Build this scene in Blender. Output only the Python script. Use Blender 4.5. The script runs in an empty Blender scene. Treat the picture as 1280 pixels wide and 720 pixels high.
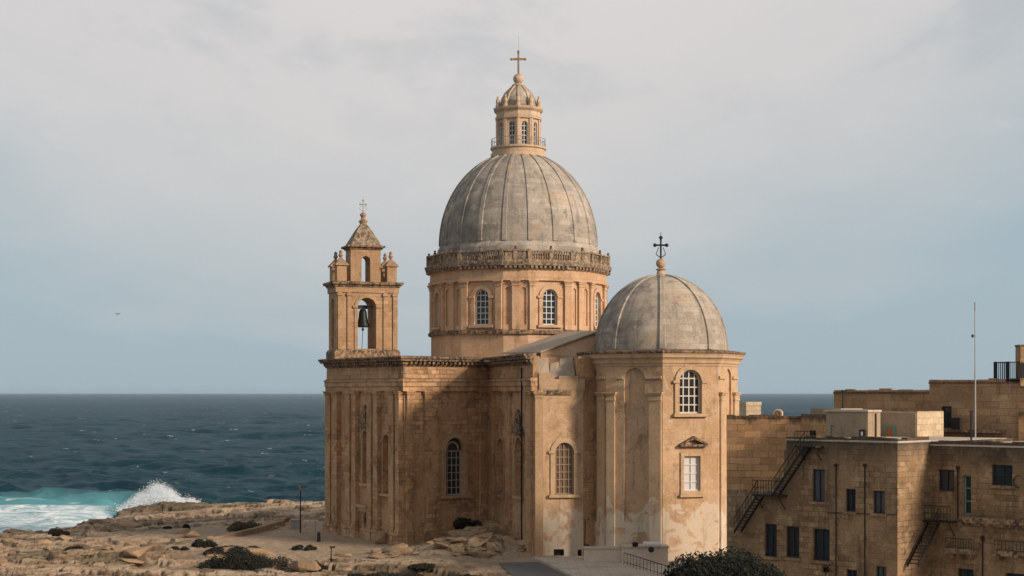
import bpy, bmesh, math, random
import numpy as np
from mathutils import Vector, Matrix
R = math.radians
sc = bpy.context.scene
COL = sc.collection

# ------------------------------------------------------------------ camera, sky, sun, exposure
F, H, CX, HY = 2000.0, 14.9, 640.0, 491.0          # focal length in photo pixels, eye height, horizon row
cam = bpy.data.objects.new('camera', bpy.data.cameras.new('camera')); COL.objects.link(cam)
cam.location = (0, 0, H); cam.rotation_euler = (R(90), 0, 0)
cam.data.sensor_width = 36; cam.data.lens = F / 1280 * 36
cam.data.shift_y = (HY - 360) / 1280
cam.data.clip_start = 1; cam.data.clip_end = 120000
sc.camera = cam

SUN_AZ, SUN_EL = -33.0, 22.0                        # direction towards the sun: world angle from +X, elevation
world = bpy.data.worlds.new('World'); sc.world = world; world.use_nodes = True
sun = bpy.data.objects.new('sun', bpy.data.lights.new('sun', 'SUN')); COL.objects.link(sun)
sun.data.energy = 4.4; sun.data.angle = R(10.0); sun.data.color = (1.0, 0.84, 0.68)
sd = Vector((math.cos(R(SUN_AZ)) * math.cos(R(SUN_EL)), math.sin(R(SUN_AZ)) * math.cos(R(SUN_EL)), math.sin(R(SUN_EL))))
sun.rotation_euler = sd.to_track_quat('Z', 'Y').to_euler(); sun.location = (60, 60, 80)
sc.view_settings.view_transform = 'Standard'; sc.view_settings.look = 'None'
sc.view_settings.exposure = 0.0; sc.view_settings.gamma = 1

# ------------------------------------------------------------------ node helper
class NT:
    def __init__(s, tree): s.t = tree; s.n = tree.nodes; s.l = tree.links; s.n.clear()
    def put(s, sock, v):
        if v is None: return
        if isinstance(v, bpy.types.NodeSocket): s.l.new(v, sock)
        else:
            if isinstance(v, (tuple, list)) and len(v) == 3 and sock.type == 'RGBA': v = (*v, 1)
            sock.default_value = v
    def node(s, typ, **kw):
        n = s.n.new(typ)
        for k, v in kw.items(): setattr(n, k, v)
        return n
    def math(s, op, a, b=None, c=None, clamp=False):
        n = s.node('ShaderNodeMath', operation=op, use_clamp=clamp)
        s.put(n.inputs[0], a); s.put(n.inputs[1], b); s.put(n.inputs[2], c); return n.outputs[0]
    def vm(s, op, a, b=None):
        n = s.node('ShaderNodeVectorMath', operation=op)
        s.put(n.inputs[0], a); s.put(n.inputs[1], b)
        return n.outputs['Value'] if op in ('DOT_PRODUCT', 'LENGTH') else n.outputs[0]
    def sep(s, v):
        n = s.node('ShaderNodeSeparateXYZ'); s.put(n.inputs[0], v); return n.outputs
    def comb(s, x=0., y=0., z=0.):
        n = s.node('ShaderNodeCombineXYZ')
        for i, v in enumerate((x, y, z)): s.put(n.inputs[i], v)
        return n.outputs[0]
    def noise(s, vec, scale, detail=4, rough=.55, dist=0.):
        n = s.node('ShaderNodeTexNoise'); s.put(n.inputs['Vector'], vec); n.inputs['Scale'].default_value = scale
        n.inputs['Detail'].default_value = detail; n.inputs['Roughness'].default_value = rough
        n.inputs['Distortion'].default_value = dist; return n.outputs['Fac']
    def ramp(s, v, a, b, lo=0., hi=1., smooth=True):
        n = s.node('ShaderNodeMapRange', interpolation_type='SMOOTHSTEP' if smooth else 'LINEAR')
        s.put(n.inputs[0], v)
        for i, q in enumerate((a, b, lo, hi)): n.inputs[i + 1].default_value = q
        return n.outputs[0]
    def mix(s, fac, a, b, mode='MIX'):
        n = s.node('ShaderNodeMix', data_type='RGBA', blend_type=mode)
        s.put(n.inputs[0], fac); s.put(n.inputs[6], a); s.put(n.inputs[7], b); return n.outputs[2]
    def scale(s, v, k):
        n = s.node('ShaderNodeVectorMath', operation='MULTIPLY'); s.put(n.inputs[0], v); n.inputs[1].default_value = k
        return n.outputs[0]
    def geo(s): return s.node('ShaderNodeNewGeometry').outputs
    def attr(s, name):
        return s.node('ShaderNodeAttribute', attribute_name=name).outputs['Fac']
    def bump(s, h, strength, dist):
        n = s.node('ShaderNodeBump'); n.inputs['Strength'].default_value = strength; n.inputs['Distance'].default_value = dist
        s.put(n.inputs['Height'], h); return n.outputs[0]
    def out(s, color, rough=.85, normal=None, spec=.25, metal=0., **kw):
        p = s.node('ShaderNodeBsdfPrincipled'); s.put(p.inputs['Base Color'], color); s.put(p.inputs['Roughness'], rough)
        p.inputs['Specular IOR Level'].default_value = spec; p.inputs['Metallic'].default_value = metal
        s.put(p.inputs['Normal'], normal)
        for k, v in kw.items(): s.put(p.inputs[k], v)
        o = s.node('ShaderNodeOutputMaterial'); s.l.new(p.outputs[0], o.inputs[0]); return p

def newmat(name):
    m = bpy.data.materials.new(name); m.use_nodes = True; return m, NT(m.node_tree)

# ------------------------------------------------------------------ sky
def build_world():
    n = NT(world.node_tree)
    d = n.node('ShaderNodeTexCoord').outputs['Generated']
    sky = n.node('ShaderNodeTexSky', sky_type='NISHITA'); sky.sun_disc = False
    sky.sun_elevation = R(SUN_EL); sky.sun_rotation = R(90 - SUN_AZ)
    sky.air_density = 1.2; sky.dust_density = 2.0; sky.ozone_density = 1.5
    x, y, z = n.sep(d)
    zc = n.math('MAXIMUM', z, 0.0)
    h = n.math('ADD', zc, .12)
    cp = n.comb(n.math('DIVIDE', x, h), n.math('DIVIDE', y, h), 0.)
    c1 = n.noise(n.scale(cp, (1, .55, 1)), 1.1, 6, .52, .25)
    c2 = n.noise(n.vm('ADD', n.scale(cp, (1.0, .55, 1)), (1.72, 1.7, 0.)), 2.2, 9, .6, .25)
    zz = n.math('ADD', zc, n.math('MULTIPLY', n.math('SUBTRACT', c1, .5), .15))
    zz = n.math('SUBTRACT', zz, n.math('MULTIPLY', n.math('POWER', n.math('ABSOLUTE', n.math('ADD', x, .03)), 2.), .9))
    r = n.node('ShaderNodeValToRGB'); n.put(r.inputs[0], zz)
    e = r.color_ramp.elements
    for i, (p, c) in enumerate([(0, (.385, .485, .545)), (.045, (.465, .53, .57)), (.095, (.565, .585, .60)), (.15, (.665, .648, .64)), (.24, (.72, .685, .67)), (.5, (.52, .51, .52)), (1, (.37, .385, .42))]):
        el = e[i] if i < 2 else e.new(p)
        el.position = p; el.color = (*c, 1)
    dark = n.math('MULTIPLY', n.ramp(c2, .50, .66), n.ramp(z, .10, .24))
    cl = n.mix(n.math('MULTIPLY', dark, .34), r.outputs[0], (.36, .42, .48))
    cl = n.mix(n.math('MULTIPLY', n.math('MULTIPLY', n.ramp(c2, .50, .28), n.ramp(z, .07, .2)), .4), cl, (.74, .70, .69))
    cl = n.scale(cl, (10, 10, 10))
    col = n.mix(.94, sky.outputs[0], cl)
    b = n.node('ShaderNodeBackground'); n.put(b.inputs[0], col); b.inputs[1].default_value = .1
    o = n.node('ShaderNodeOutputWorld'); n.l.new(b.outputs[0], o.inputs[0])
build_world()

# ------------------------------------------------------------------ materials
def wall_uv(n):
    g = n.geo()
    t = n.vm('NORMALIZE', n.vm('CROSS_PRODUCT', (0, 0, 1), g['True Normal']))
    u = n.vm('DOT_PRODUCT', g['Position'], t)
    z = n.sep(g['Position'])[2]
    return g, u, z

def mat_stone(name, a, b, pale, bw=.75, bh=.36, joint=.35, blockvar=.25, patch=.5, stain=.35, low=None, crust=.6, bump=.5,
              jointcol=(.12, .08, .05), block_mask=True, top=None, peel=.0):
    m, n = newmat(name)
    g, u, z = wall_uv(n); P = g['Position']; nz = n.sep(g['Normal'])[2]
    nl = n.noise(P, .22, 5, .6); nm = n.noise(P, .9, 6, .62, .4); nf = n.noise(P, 7, 6, .7)
    wob = n.noise(P, 1.5, 3)
    uv = n.comb(n.math('ADD', u, n.math('MULTIPLY', wob, .16)), n.math('ADD', z, n.math('MULTIPLY', wob, .10)), 0.)
    br = n.node('ShaderNodeTexBrick'); n.put(br.inputs['Vector'], uv)
    br.inputs['Color1'].default_value = (0, 0, 0, 1); br.inputs['Color2'].default_value = (1, 1, 1, 1); br.inputs['Mortar'].default_value = (.5, .5, .5, 1)
    br.inputs['Scale'].default_value = 1; br.inputs['Mortar Size'].default_value = .022; br.inputs['Mortar Smooth'].default_value = .4
    br.inputs['Brick Width'].default_value = bw; br.inputs['Row Height'].default_value = bh; br.offset = .5
    col = n.mix(n.ramp(nl, .35, .65), a, b)
    col = n.mix(n.math('MULTIPLY', n.ramp(nm, .52, .66), patch), col, pale)
    col = n.mix(n.math('MULTIPLY', n.ramp(nm, .46, .32), patch * .8), col, tuple(c * .62 for c in b))
    if peel:                                           # plaster skin fallen away in hard-edged patches
        pz = n.noise(n.scale(P, (1, 1, .8)), .42, 7, .62, .5)
        pe = n.ramp(pz, .575, .60); col = n.mix(n.math('MULTIPLY', pe, peel), col, tuple(c * .55 for c in b))
        pe2 = n.ramp(n.noise(n.scale(P, (1, 1, .7)), .6, 7, .6, .3), .63, .65); col = n.mix(n.math('MULTIPLY', pe2, peel), col, pale)
    blk = n.math('SUBTRACT', br.outputs['Color'], .5)
    bm = n.ramp(n.noise(P, .35, 4, .6), .42, .6) if block_mask else 1.0
    val = n.math('ADD', 1., n.math('MULTIPLY', n.math('MULTIPLY', blk, blockvar), bm))
    val = n.math('MULTIPLY', val, n.ramp(nf, .2, .8, .78, 1.22))
    col = n.mix(1., col, n.comb(val, val, val), 'MULTIPLY')
    jn = n.math('MULTIPLY', n.math('MULTIPLY', br.outputs['Fac'], joint), n.ramp(n.noise(P, 1.1, 4, .6), .3, .62))
    if block_mask: jn = n.math('MULTIPLY', jn, n.math('ADD', .25, n.math('MULTIPLY', bm, .75)))
    col = n.mix(jn, col, jointcol)
    if low:
        zl, spread, lc = low
        e = n.math('ADD', z, n.math('MULTIPLY', n.math('SUBTRACT', n.noise(n.comb(n.math('MULTIPLY', u, 1.), n.math('MULTIPLY', z, .55), 3.), .45, 5, .55, .3), .5), spread))
        f = n.ramp(e, zl + .05, zl - .05)
        pf = n.math('MULTIPLY', f, n.ramp(n.noise(P, .55, 7, .62, .6), .43, .475, .1, .85))
        col = n.mix(pf, col, lc)
    st = n.noise(n.comb(n.math('MULTIPLY', u, 1.), n.math('MULTIPLY', z, .13), 0.), 1.6, 6, .65)
    col = n.mix(n.math('MULTIPLY', n.ramp(st, .52, .74), stain), col, (.085, .062, .045))
    if top:                                            # dark lichen band below the parapet
        zt, th = top
        f = n.ramp(n.math('ADD', z, n.math('MULTIPLY', n.math('SUBTRACT', n.noise(n.comb(u, n.math('MULTIPLY', z, .3), 0.), .9, 6, .7), .5), 2.4)), zt - th, zt)
        col = n.mix(n.math('MULTIPLY', f, n.ramp(nf, .3, .6, .45, .9)), col, (.05, .042, .035))
    cr = n.math('MULTIPLY', n.math('MULTIPLY', n.ramp(nz, .3, .8), n.ramp(n.noise(P, 1.4, 6, .7), .3, .6)), crust)
    col = n.mix(cr, col, (.10, .09, .075))
    hgt = n.math('ADD', n.math('MULTIPLY', nf, .5), n.math('MULTIPLY', nm, .8))
    hgt = n.math('SUBTRACT', hgt, n.math('MULTIPLY', jn, 1.2))
    n.out(col, .9, n.bump(hgt, bump, .07), .2)
    return m

OCH_A, OCH_B, OCH_P = (.46, .28, .155), (.40, .235, .125), (.52, .37, .24)
M = {}
M['stone'] = mat_stone('church_limestone', OCH_A, OCH_B, OCH_P, 1.0, .42, .5, .3, .55, .45)
M['wing'] = mat_stone('weathered_wing_limestone', (.49, .29, .158), (.40, .228, .118), (.50, .34, .215), .95, .42, .9, .55, .7, .75, peel=.6, bump=.8)
M['trim'] = mat_stone('carved_limestone', (.44, .29, .17), (.37, .235, .13), (.47, .34, .22), 1.3, .6, .15, .1, .4, .5, crust=.5)
M['chapel'] = mat_stone('chapel_limestone', (.51, .335, .20), (.45, .285, .16), (.54, .40, .28), 1.1, .45, .2, .15, .6, .5,
                        low=(4.6, 5.0, (.58, .48, .37)), peel=.45)
M['chapel_trim'] = mat_stone('chapel_carved_limestone', (.51, .345, .21), (.45, .295, .17), (.53, .39, .26), 1.3, .5, .12, .1, .5, .45,
                        low=(4.6, 5.0, (.60, .50, .39)))
M['drum'] = mat_stone('drum_limestone', (.54, .345, .215), (.48, .295, .17), (.56, .40, .275), 1.1, .45, .2, .15, .5, .45, peel=.3)
M['lantern'] = mat_stone('lantern_limestone', (.55, .40, .275), (.50, .35, .23), (.56, .44, .33), 1, .4, .1, .1, .3, .25)
M['belfry'] = mat_stone('belfry_limestone', (.40, .25, .145), (.32, .195, .108), (.43, .31, .20), .9, .4, .6, .35, .5, .6)
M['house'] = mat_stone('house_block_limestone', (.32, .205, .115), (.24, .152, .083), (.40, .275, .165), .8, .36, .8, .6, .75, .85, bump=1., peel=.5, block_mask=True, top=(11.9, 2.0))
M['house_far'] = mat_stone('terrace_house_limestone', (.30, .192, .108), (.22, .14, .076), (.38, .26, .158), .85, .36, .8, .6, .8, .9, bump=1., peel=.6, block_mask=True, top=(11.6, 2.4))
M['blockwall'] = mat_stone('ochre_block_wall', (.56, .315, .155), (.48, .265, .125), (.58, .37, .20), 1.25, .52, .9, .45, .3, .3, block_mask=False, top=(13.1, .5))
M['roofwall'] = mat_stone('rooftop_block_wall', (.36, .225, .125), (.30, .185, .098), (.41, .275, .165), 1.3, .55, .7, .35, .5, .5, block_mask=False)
M['plaster'] = mat_stone('rooftop_plaster', (.36, .27, .185), (.32, .235, .155), (.40, .31, .22), 2, 1, .1, .1, .3, .3)
M['pale_block'] = mat_stone('pale_block_plaster', (.56, .43, .29), (.52, .39, .255), (.58, .46, .33), .8, .45, .6, .3, .3, .2, block_mask=False)
M['paleroof'] = mat_stone('pale_roof_screed', (.52, .45, .37), (.47, .40, .32), (.55, .5, .42), 3, 3, 0, 0, .4, .3, crust=.2)

def mat_crust(name='black_crusted_cornice_stone', amt=1., a=(.36, .23, .135)):
    m, n = newmat(name)
    g = n.geo(); P = g['Position']
    nf = n.noise(P, 3.2, 7, .7); nl = n.noise(P, .6, 4, .6); nz = n.sep(g['Normal'])[2]
    f = n.math('ADD', n.ramp(nf, .38, .58), n.math('MULTIPLY', n.math('ABSOLUTE', nz), .25))
    f = n.math('MULTIPLY', n.math('MULTIPLY', f, n.ramp(nl, .3, .6, .55, 1)), amt, clamp=True)
    col = n.mix(f, a, (.055, .045, .038))
    n.out(col, .95, n.bump(nf, .7, .1), .15); return m
M['crust'] = mat_crust()
M['balus'] = mat_crust('lichened_balustrade_stone', .82, (.40, .29, .195))

def mat_dome(name, cx, cy, zb, a, b, rad):
    m, n = newmat(name)
    g = n.geo(); P = g['Position']
    x, y, z = n.sep(n.vm('SUBTRACT', P, (cx, cy, zb)))
    ang = n.math('MULTIPLY', n.math('ARCTAN2', y, x), rad)
    uv = n.comb(ang, n.math('MULTIPLY', z, 1.1), 0.)
    br = n.node('ShaderNodeTexBrick'); n.put(br.inputs['Vector'], uv)
    br.inputs['Color1'].default_value = (0, 0, 0, 1); br.inputs['Color2'].default_value = (1, 1, 1, 1); br.inputs['Mortar'].default_value = (.4, .4, .4, 1)
    br.inputs['Scale'].default_value = 1; br.inputs['Mortar Size'].default_value = .025; br.inputs['Brick Width'].default_value = 1.4; br.inputs['Row Height'].default_value = .62
    nl = n.noise(P, .3, 5, .6); nm = n.noise(n.scale(P, (1, 1, .8)), 1.0, 6, .65, .5); nf = n.noise(P, 6, 6, .7)
    st = n.noise(n.comb(ang, n.math('MULTIPLY', z, .12), 0.), 1.1, 6, .65)
    col = n.mix(n.ramp(nl, .35, .65), a, b)
    blk = n.math('MULTIPLY', n.math('SUBTRACT', br.outputs['Color'], .5), n.ramp(nm, .4, .6, .1, .42))
    v = n.math('MULTIPLY', n.math('ADD', 1., blk), n.ramp(nf, .2, .8, .8, 1.2)); col = n.mix(1., col, n.comb(v, v, v), 'MULTIPLY')
    col = n.mix(n.math('MULTIPLY', n.ramp(nm, .56, .64), .45), col, (.46, .40, .34))
    col = n.mix(n.math('MULTIPLY', n.ramp(nm, .44, .34), .5), col, (.13, .12, .11))
    col = n.mix(n.math('MULTIPLY', n.ramp(st, .52, .72), .6), col, (.115, .105, .095))
    lf = n.ramp(n.math('ADD', n.noise(P, .5, 6, .65, .5), n.math('MULTIPLY', x, -.028 * 6 / rad)), .5, .72)  # lichen tone, weighted leftwards so the dome's shaded side is darkened in colour
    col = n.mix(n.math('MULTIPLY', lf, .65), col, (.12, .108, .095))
    rp = n.ramp(n.noise(n.comb(ang, n.math('MULTIPLY', z, 1.6), 5.), .55, 3, .5), .64, .655); col = n.mix(n.math('MULTIPLY', rp, .5), col, (.46, .40, .335))
    rw = n.ramp(n.noise(n.comb(ang, z, 9.), .35, 6, .6, .4), .60, .66); col = n.mix(n.math('MULTIPLY', rw, .5), col, (.42, .29, .18))
    col = n.mix(n.math('MULTIPLY', br.outputs['Fac'], .14), col, (.10, .085, .07))
    hh = n.math('SUBTRACT', n.math('ADD', nf, nm), n.math('MULTIPLY', br.outputs['Fac'], .5))
    n.out(col, .9, n.bump(hh, .4, .06), .2); return m

def mat_plain(name, col, rough=.7, metal=0., var=.25, spec=.3, scale=3., bump=.1):
    m, n = newmat(name)
    P = n.geo()['Position']; f = n.noise(P, scale, 5, .65)
    c = n.mix(f, tuple(q * (1 - var) for q in col), tuple(q * (1 + var) for q in col))
    n.out(c, rough, n.bump(f, bump, .02), spec, metal); return m
M['iron'] = mat_plain('black_wrought_iron', (.012, .012, .014), .6, .0, .4)
M['rust_iron'] = mat_plain('rusty_black_iron', (.022, .017, .014), .8, .0, .5)
M['steel'] = mat_plain('dull_galvanised_steel', (.30, .29, .27), .5, .4)
M['bell'] = mat_plain('dark_bronze', (.02, .021, .018), .5, .5)
M['cream'] = mat_plain('cream_painted_timber', (.40, .33, .25), .7)
M['tan'] = mat_plain('dusty_tan_timber', (.30, .21, .135), .8)
M['bright'] = mat_plain('pale_cream_timber', (.55, .48, .39), .6)
M['white'] = mat_plain('white_painted_timber', (.62, .60, .57), .6, var=.1)
M['darkwood'] = mat_plain('dark_painted_timber', (.03, .028, .028), .6)
M['teal'] = mat_plain('faded_teal_paint', (.16, .25, .24), .7)
M['orange'] = mat_plain('rust_orange_paint', (.40, .16, .06), .7)
M['black'] = mat_plain('painted_dark_opening', (.008, .008, .009), .9)  # near-black colour standing in for the shade inside openings
M['curtain'] = mat_plain('dim_net_curtain', (.085, .09, .095), .5, var=.5, scale=2)
M['blind'] = mat_plain('pale_closed_blind', (.55, .53, .51), .7, var=.06, scale=1)
M['amberpane'] = mat_plain('dusty_brown_glass', (.16, .10, .06), .35, var=.35, spec=.5)
M['concrete'] = mat_plain('grey_concrete', (.30, .27, .24), .9, var=.2, bump=.4)
M['paving'] = mat_plain('pale_stone_paving', (.44, .37, .30), .9, var=.15, scale=1.2, bump=.3)
def mat_paving():
    m, n = newmat('pale_stone_paving_slabs')
    P = n.geo()['Position']; f = n.noise(P, 1.2, 6, .65); d = n.noise(P, .35, 5, .6)
    br = n.node('ShaderNodeTexBrick'); n.put(br.inputs['Vector'], P); br.inputs['Scale'].default_value = 1; br.inputs['Brick Width'].default_value = 1.6; br.inputs['Row Height'].default_value = 1.1
    br.inputs['Mortar Size'].default_value = .03
    c = n.mix(f, (.40, .33, .26), (.52, .44, .35)); c = n.mix(n.math('MULTIPLY', br.outputs['Fac'], .55), c, (.16, .13, .10))
    c = n.mix(n.math('MULTIPLY', n.ramp(d, .48, .66), .5), c, (.24, .19, .145))
    n.out(c, .92, n.bump(f, .3, .03), .2); return m
M['paving'] = mat_paving()
M['asphalt'] = mat_plain('worn_asphalt', (.10, .095, .09), .9, var=.25, bump=.3)
M['whitewash'] = mat_plain('dirty_white_render', (.60, .49, .385), .9, var=.2, bump=.3)
M['slab'] = mat_plain('grey_roof_slab', (.33, .26, .195), .9, var=.3, scale=1.5, bump=.4)
M['roofgrey'] = mat_plain('grey_roof_screed', (.38, .30, .225), .95, var=.4, scale=1.6, bump=.9)
def mat_glass():
    m, n = newmat('dark_window_glass')
    P = n.geo()['Position']; f = n.noise(P, 1.5, 3)
    n.out(n.mix(f, (.012, .016, .02), (.03, .038, .045)), .12, n.bump(f, .15, .05), .5); return m
M['glass'] = mat_glass()
def mat_leaf(name, a, b):
    m, n = newmat(name)
    r = n.geo()['Random Per Island']
    n.out(n.mix(r, a, b), .7, None, .2); return m
M['leaf'] = mat_leaf('dark_green_leaves', (.004, .005, .004), (.012, .015, .008))
M['scrub'] = mat_leaf('dark_coastal_scrub', (.007, .007, .005), (.022, .021, .012))
M['moss'] = mat_leaf('olive_coastal_scrub', (.05, .045, .018), (.12, .095, .04))
M['bark'] = mat_plain('grey_brown_bark', (.09, .065, .045), .9)
def mat_rock():
    m, n = newmat('broken_limestone_rock')
    g = n.geo(); P = g['Position']; nf = n.noise(P, 4, 7, .7); nl = n.noise(P, .8, 4)
    c = n.mix(n.ramp(nl, .35, .65), (.36, .25, .155), (.28, .185, .11))
    c = n.mix(n.math('MULTIPLY', n.ramp(nf, .52, .68), .6), c, (.12, .085, .055))
    n.out(c, .95, n.bump(nf, .8, .12), .15); return m
M['rock'] = mat_rock()

# ------------------------------------------------------------------ mesh helpers
def W(px, py, Y): return Vector(((px - CX) / F * Y, Y, H + (HY - py) / F * Y))

class Frame:                                           # a vertical wall seen from outside: a = its left end, b = its right end
    def __init__(s, a, b):
        s.a = Vector(a); s.b = Vector(b); s.L = (s.b - s.a).length; s.d = (s.b - s.a) / s.L; s.n = Vector((s.d.y, -s.d.x))
    def P(s, t, o, z):
        p = s.a + s.d * t + s.n * o; return (p.x, p.y, z)
    def s(s, px):
        k = (px - CX) / F; return (k * s.a.y - s.a.x) / (s.d.x - k * s.d.y)
    def z(s, px, py): return H + (HY - py) / F * (s.a.y + s.d.y * s.s(px))
    def rect(s, x0, x1, y0, y1):
        xm = (x0 + x1) / 2; return s.s(x0), s.s(x1), s.z(xm, y1), s.z(xm, y0)   # s0, s1, zlow, zhigh

class MB:
    def __init__(s): s.v = []; s.f = []
    def add(s, vs, fs):
        k = len(s.v); s.v += [tuple(v) for v in vs]; s.f += [tuple(i + k for i in f) for f in fs]; return s
    def hexa(s, p):                                    # p: 4 bottom, 4 top
        return s.add(p, [(3, 2, 1, 0), (4, 5, 6, 7), (0, 1, 5, 4), (1, 2, 6, 5), (2, 3, 7, 6), (3, 0, 4, 7)])
    def box(s, f, s0, s1, o0, o1, z0, z1):
        q = [(s0, o0), (s1, o0), (s1, o1), (s0, o1)]
        return s.hexa([f.P(a, b, z0) for a, b in q] + [f.P(a, b, z1) for a, b in q])
    def cube(s, c, sx, sy, sz, rz=0):
        ca, sa = math.cos(rz), math.sin(rz); p = []
        for z in (-1, 1):
            for x, y in ((-1, -1), (1, -1), (1, 1), (-1, 1)):
                X, Y = x * sx / 2, y * sy / 2
                p.append((c[0] + X * ca - Y * sa, c[1] + X * sa + Y * ca, c[2] + z * sz / 2))
        return s.hexa(p)
    def prism(s, poly, z0, z1):
        n = len(poly); zt = z1 if callable(z1) else (lambda p: z1)
        vs = [(p[0], p[1], z0) for p in poly] + [(p[0], p[1], zt(p)) for p in poly]
        return s.add(vs, [tuple(range(n))[::-1], tuple(range(n, 2 * n))] + [(i, (i + 1) % n, n + (i + 1) % n, n + i) for i in range(n)])
    def ext(s, f, poly, o0, o1):                       # polygon in (s, z) pushed out from o0 to o1
        n = len(poly)
        vs = [f.P(a, o0, z) for a, z in poly] + [f.P(a, o1, z) for a, z in poly]
        return s.add(vs, [tuple(range(n))[::-1], tuple(range(n, 2 * n))] + [(i, (i + 1) % n, n + (i + 1) % n, n + i) for i in range(n)])
    def strip(s, f, inn, out, o0, o1):                 # band between two polylines in (s, z)
        n = len(inn); vs = []
        for a, b in zip(inn, out): vs += [f.P(a[0], o0, a[1]), f.P(b[0], o0, b[1]), f.P(b[0], o1, b[1]), f.P(a[0], o1, a[1])]
        fs = [(0, 1, 2, 3), tuple(4 * (n - 1) + i for i in (3, 2, 1, 0))]
        for i in range(n - 1):
            for j in range(4): fs.append((4 * i + j, 4 * i + (j + 1) % 4, 4 * i + 4 + (j + 1) % 4, 4 * i + 4 + j))
        return s.add(vs, fs)
    def lathe(s, c, prof, n=24, a0=0., cap=True):      # prof: (radius, z)
        m = len(prof); vs = []
        for i in range(n):
            a = a0 + 2 * math.pi * i / n
            for r, z in prof: vs.append((c[0] + r * math.cos(a), c[1] + r * math.sin(a), z))
        fs = []
        for i in range(n):
            j = (i + 1) % n
            for k in range(m - 1): fs.append((i * m + k, j * m + k, j * m + k + 1, i * m + k + 1))
        if cap:
            fs.append(tuple(i * m for i in range(n))[::-1]); fs.append(tuple(i * m + m - 1 for i in range(n)))
        return s.add(vs, fs)
    def sweep(s, pts, prof, closed=False):             # profile (out, z) along a plan polyline, outside on the right-hand side of travel
        pts = [Vector(p) for p in pts]; n = len(pts); m = len(prof); vs = []
        for i in range(n):
            e = []
            if closed or i > 0: e.append((pts[i] - pts[i - 1]).normalized())
            if closed or i < n - 1: e.append((pts[(i + 1) % n] - pts[i]).normalized())
            nn = [Vector((q.y, -q.x)) for q in e]
            b = sum(nn, Vector((0, 0))).normalized(); k = 1 / max(.35, b.dot(nn[0]))
            for o, z in prof: vs.append((pts[i].x + b.x * o * k, pts[i].y + b.y * o * k, z))
        fs = []
        for i in range(n if closed else n - 1):
            j = (i + 1) % n
            for q in range(m): fs.append((i * m + q, j * m + q, j * m + (q + 1) % m, i * m + (q + 1) % m))
        if not closed: fs += [tuple(range(m)), tuple(range((n - 1) * m, n * m))[::-1]]
        return s.add(vs, fs)
    def tube(s, p0, p1, r, n=6, r1=None):
        p0, p1 = Vector(p0), Vector(p1); r1 = r if r1 is None else r1
        q = (p1 - p0).to_track_quat('Z', 'Y'); vs = []
        for p, rr in ((p0, r), (p1, r1)):
            for i in range(n):
                a = 2 * math.pi * i / n; vs.append(p + q @ Vector((rr * math.cos(a), rr * math.sin(a), 0)))
        return s.add(vs, [tuple(range(n))[::-1], tuple(range(n, 2 * n))] + [(i, (i + 1) % n, n + (i + 1) % n, n + i) for i in range(n)])
    def ball(s, c, r, n=14, m=8, sz=1.):
        prof = [(max(.001, r * math.sin(math.pi * k / m)), c[2] - r * sz * math.cos(math.pi * k / m)) for k in range(m + 1)]
        return s.lathe(c, prof, n)
    def mesh(s, name, base=(0, 0, 0), recalc=True):
        me = bpy.data.meshes.new(name)
        b = Vector(base)
        me.from_pydata([tuple(Vector(v) - b) for v in s.v], [], s.f)
        if recalc:
            bm = bmesh.new(); bm.from_mesh(me); bmesh.ops.recalc_face_normals(bm, faces=bm.faces); bm.to_mesh(me); bm.free()
        return me
    def build(s, name, mat, parent=None, smooth=False, recalc=True, loc=None):
        base = BASE.get(parent.name, (0, 0, 0)) if parent else (loc or (0, 0, 0))
        me = s.mesh(name, base, recalc); me.materials.append(M[mat] if isinstance(mat, str) else mat)
        if smooth: me.polygons.foreach_set('use_smooth', [True] * len(me.polygons))
        o = bpy.data.objects.new(name, me); COL.objects.link(o)
        if parent: o.parent = parent; BASE[o.name] = base
        else: o.location = base; BASE[o.name] = tuple(base)
        return o
BASE = {}
def tag(o, label=None, cat=None, group=None, kind=None):
    for k, v in (('label', label), ('category', cat), ('group', group), ('kind', kind)):
        if v: o[k] = v
    return o
def thing(name, loc, label, cat, group=None):
    o = bpy.data.objects.new(name, None); COL.objects.link(o); o.location = loc; o.empty_display_size = .5
    BASE[o.name] = tuple(loc); return tag(o, label, cat, group)
def cut(o, cutter):                                    # carve niches and openings, bake the result into the mesh
    if not cutter.v: return
    c = cutter.build('cutter', 'stone', o)
    md = o.modifiers.new('b', 'BOOLEAN'); md.operation = 'DIFFERENCE'; md.solver = 'EXACT'; md.object = c
    bpy.context.view_layer.update()
    dg = bpy.context.evaluated_depsgraph_get()
    me = bpy.data.meshes.new_from_object(o.evaluated_get(dg)); old = o.data
    o.modifiers.clear(); o.data = me; me.name = old.name
    bpy.data.objects.remove(c)
def copy_tree(o, parent=None):
    c = o.copy(); COL.objects.link(c); c.parent = parent
    for ch in o.children: copy_tree(ch, c)
    return c

def arch(sc_, hw, z0, z1, n=10, flat=1.):
    zs = z1 - hw * flat; p = [(sc_ - hw, z0)]
    for i in range(n + 1):
        a = math.pi - math.pi * i / n; p.append((sc_ + hw * math.cos(a), zs + hw * flat * math.sin(a)))
    p.append((sc_ + hw, z0)); return p

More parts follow.
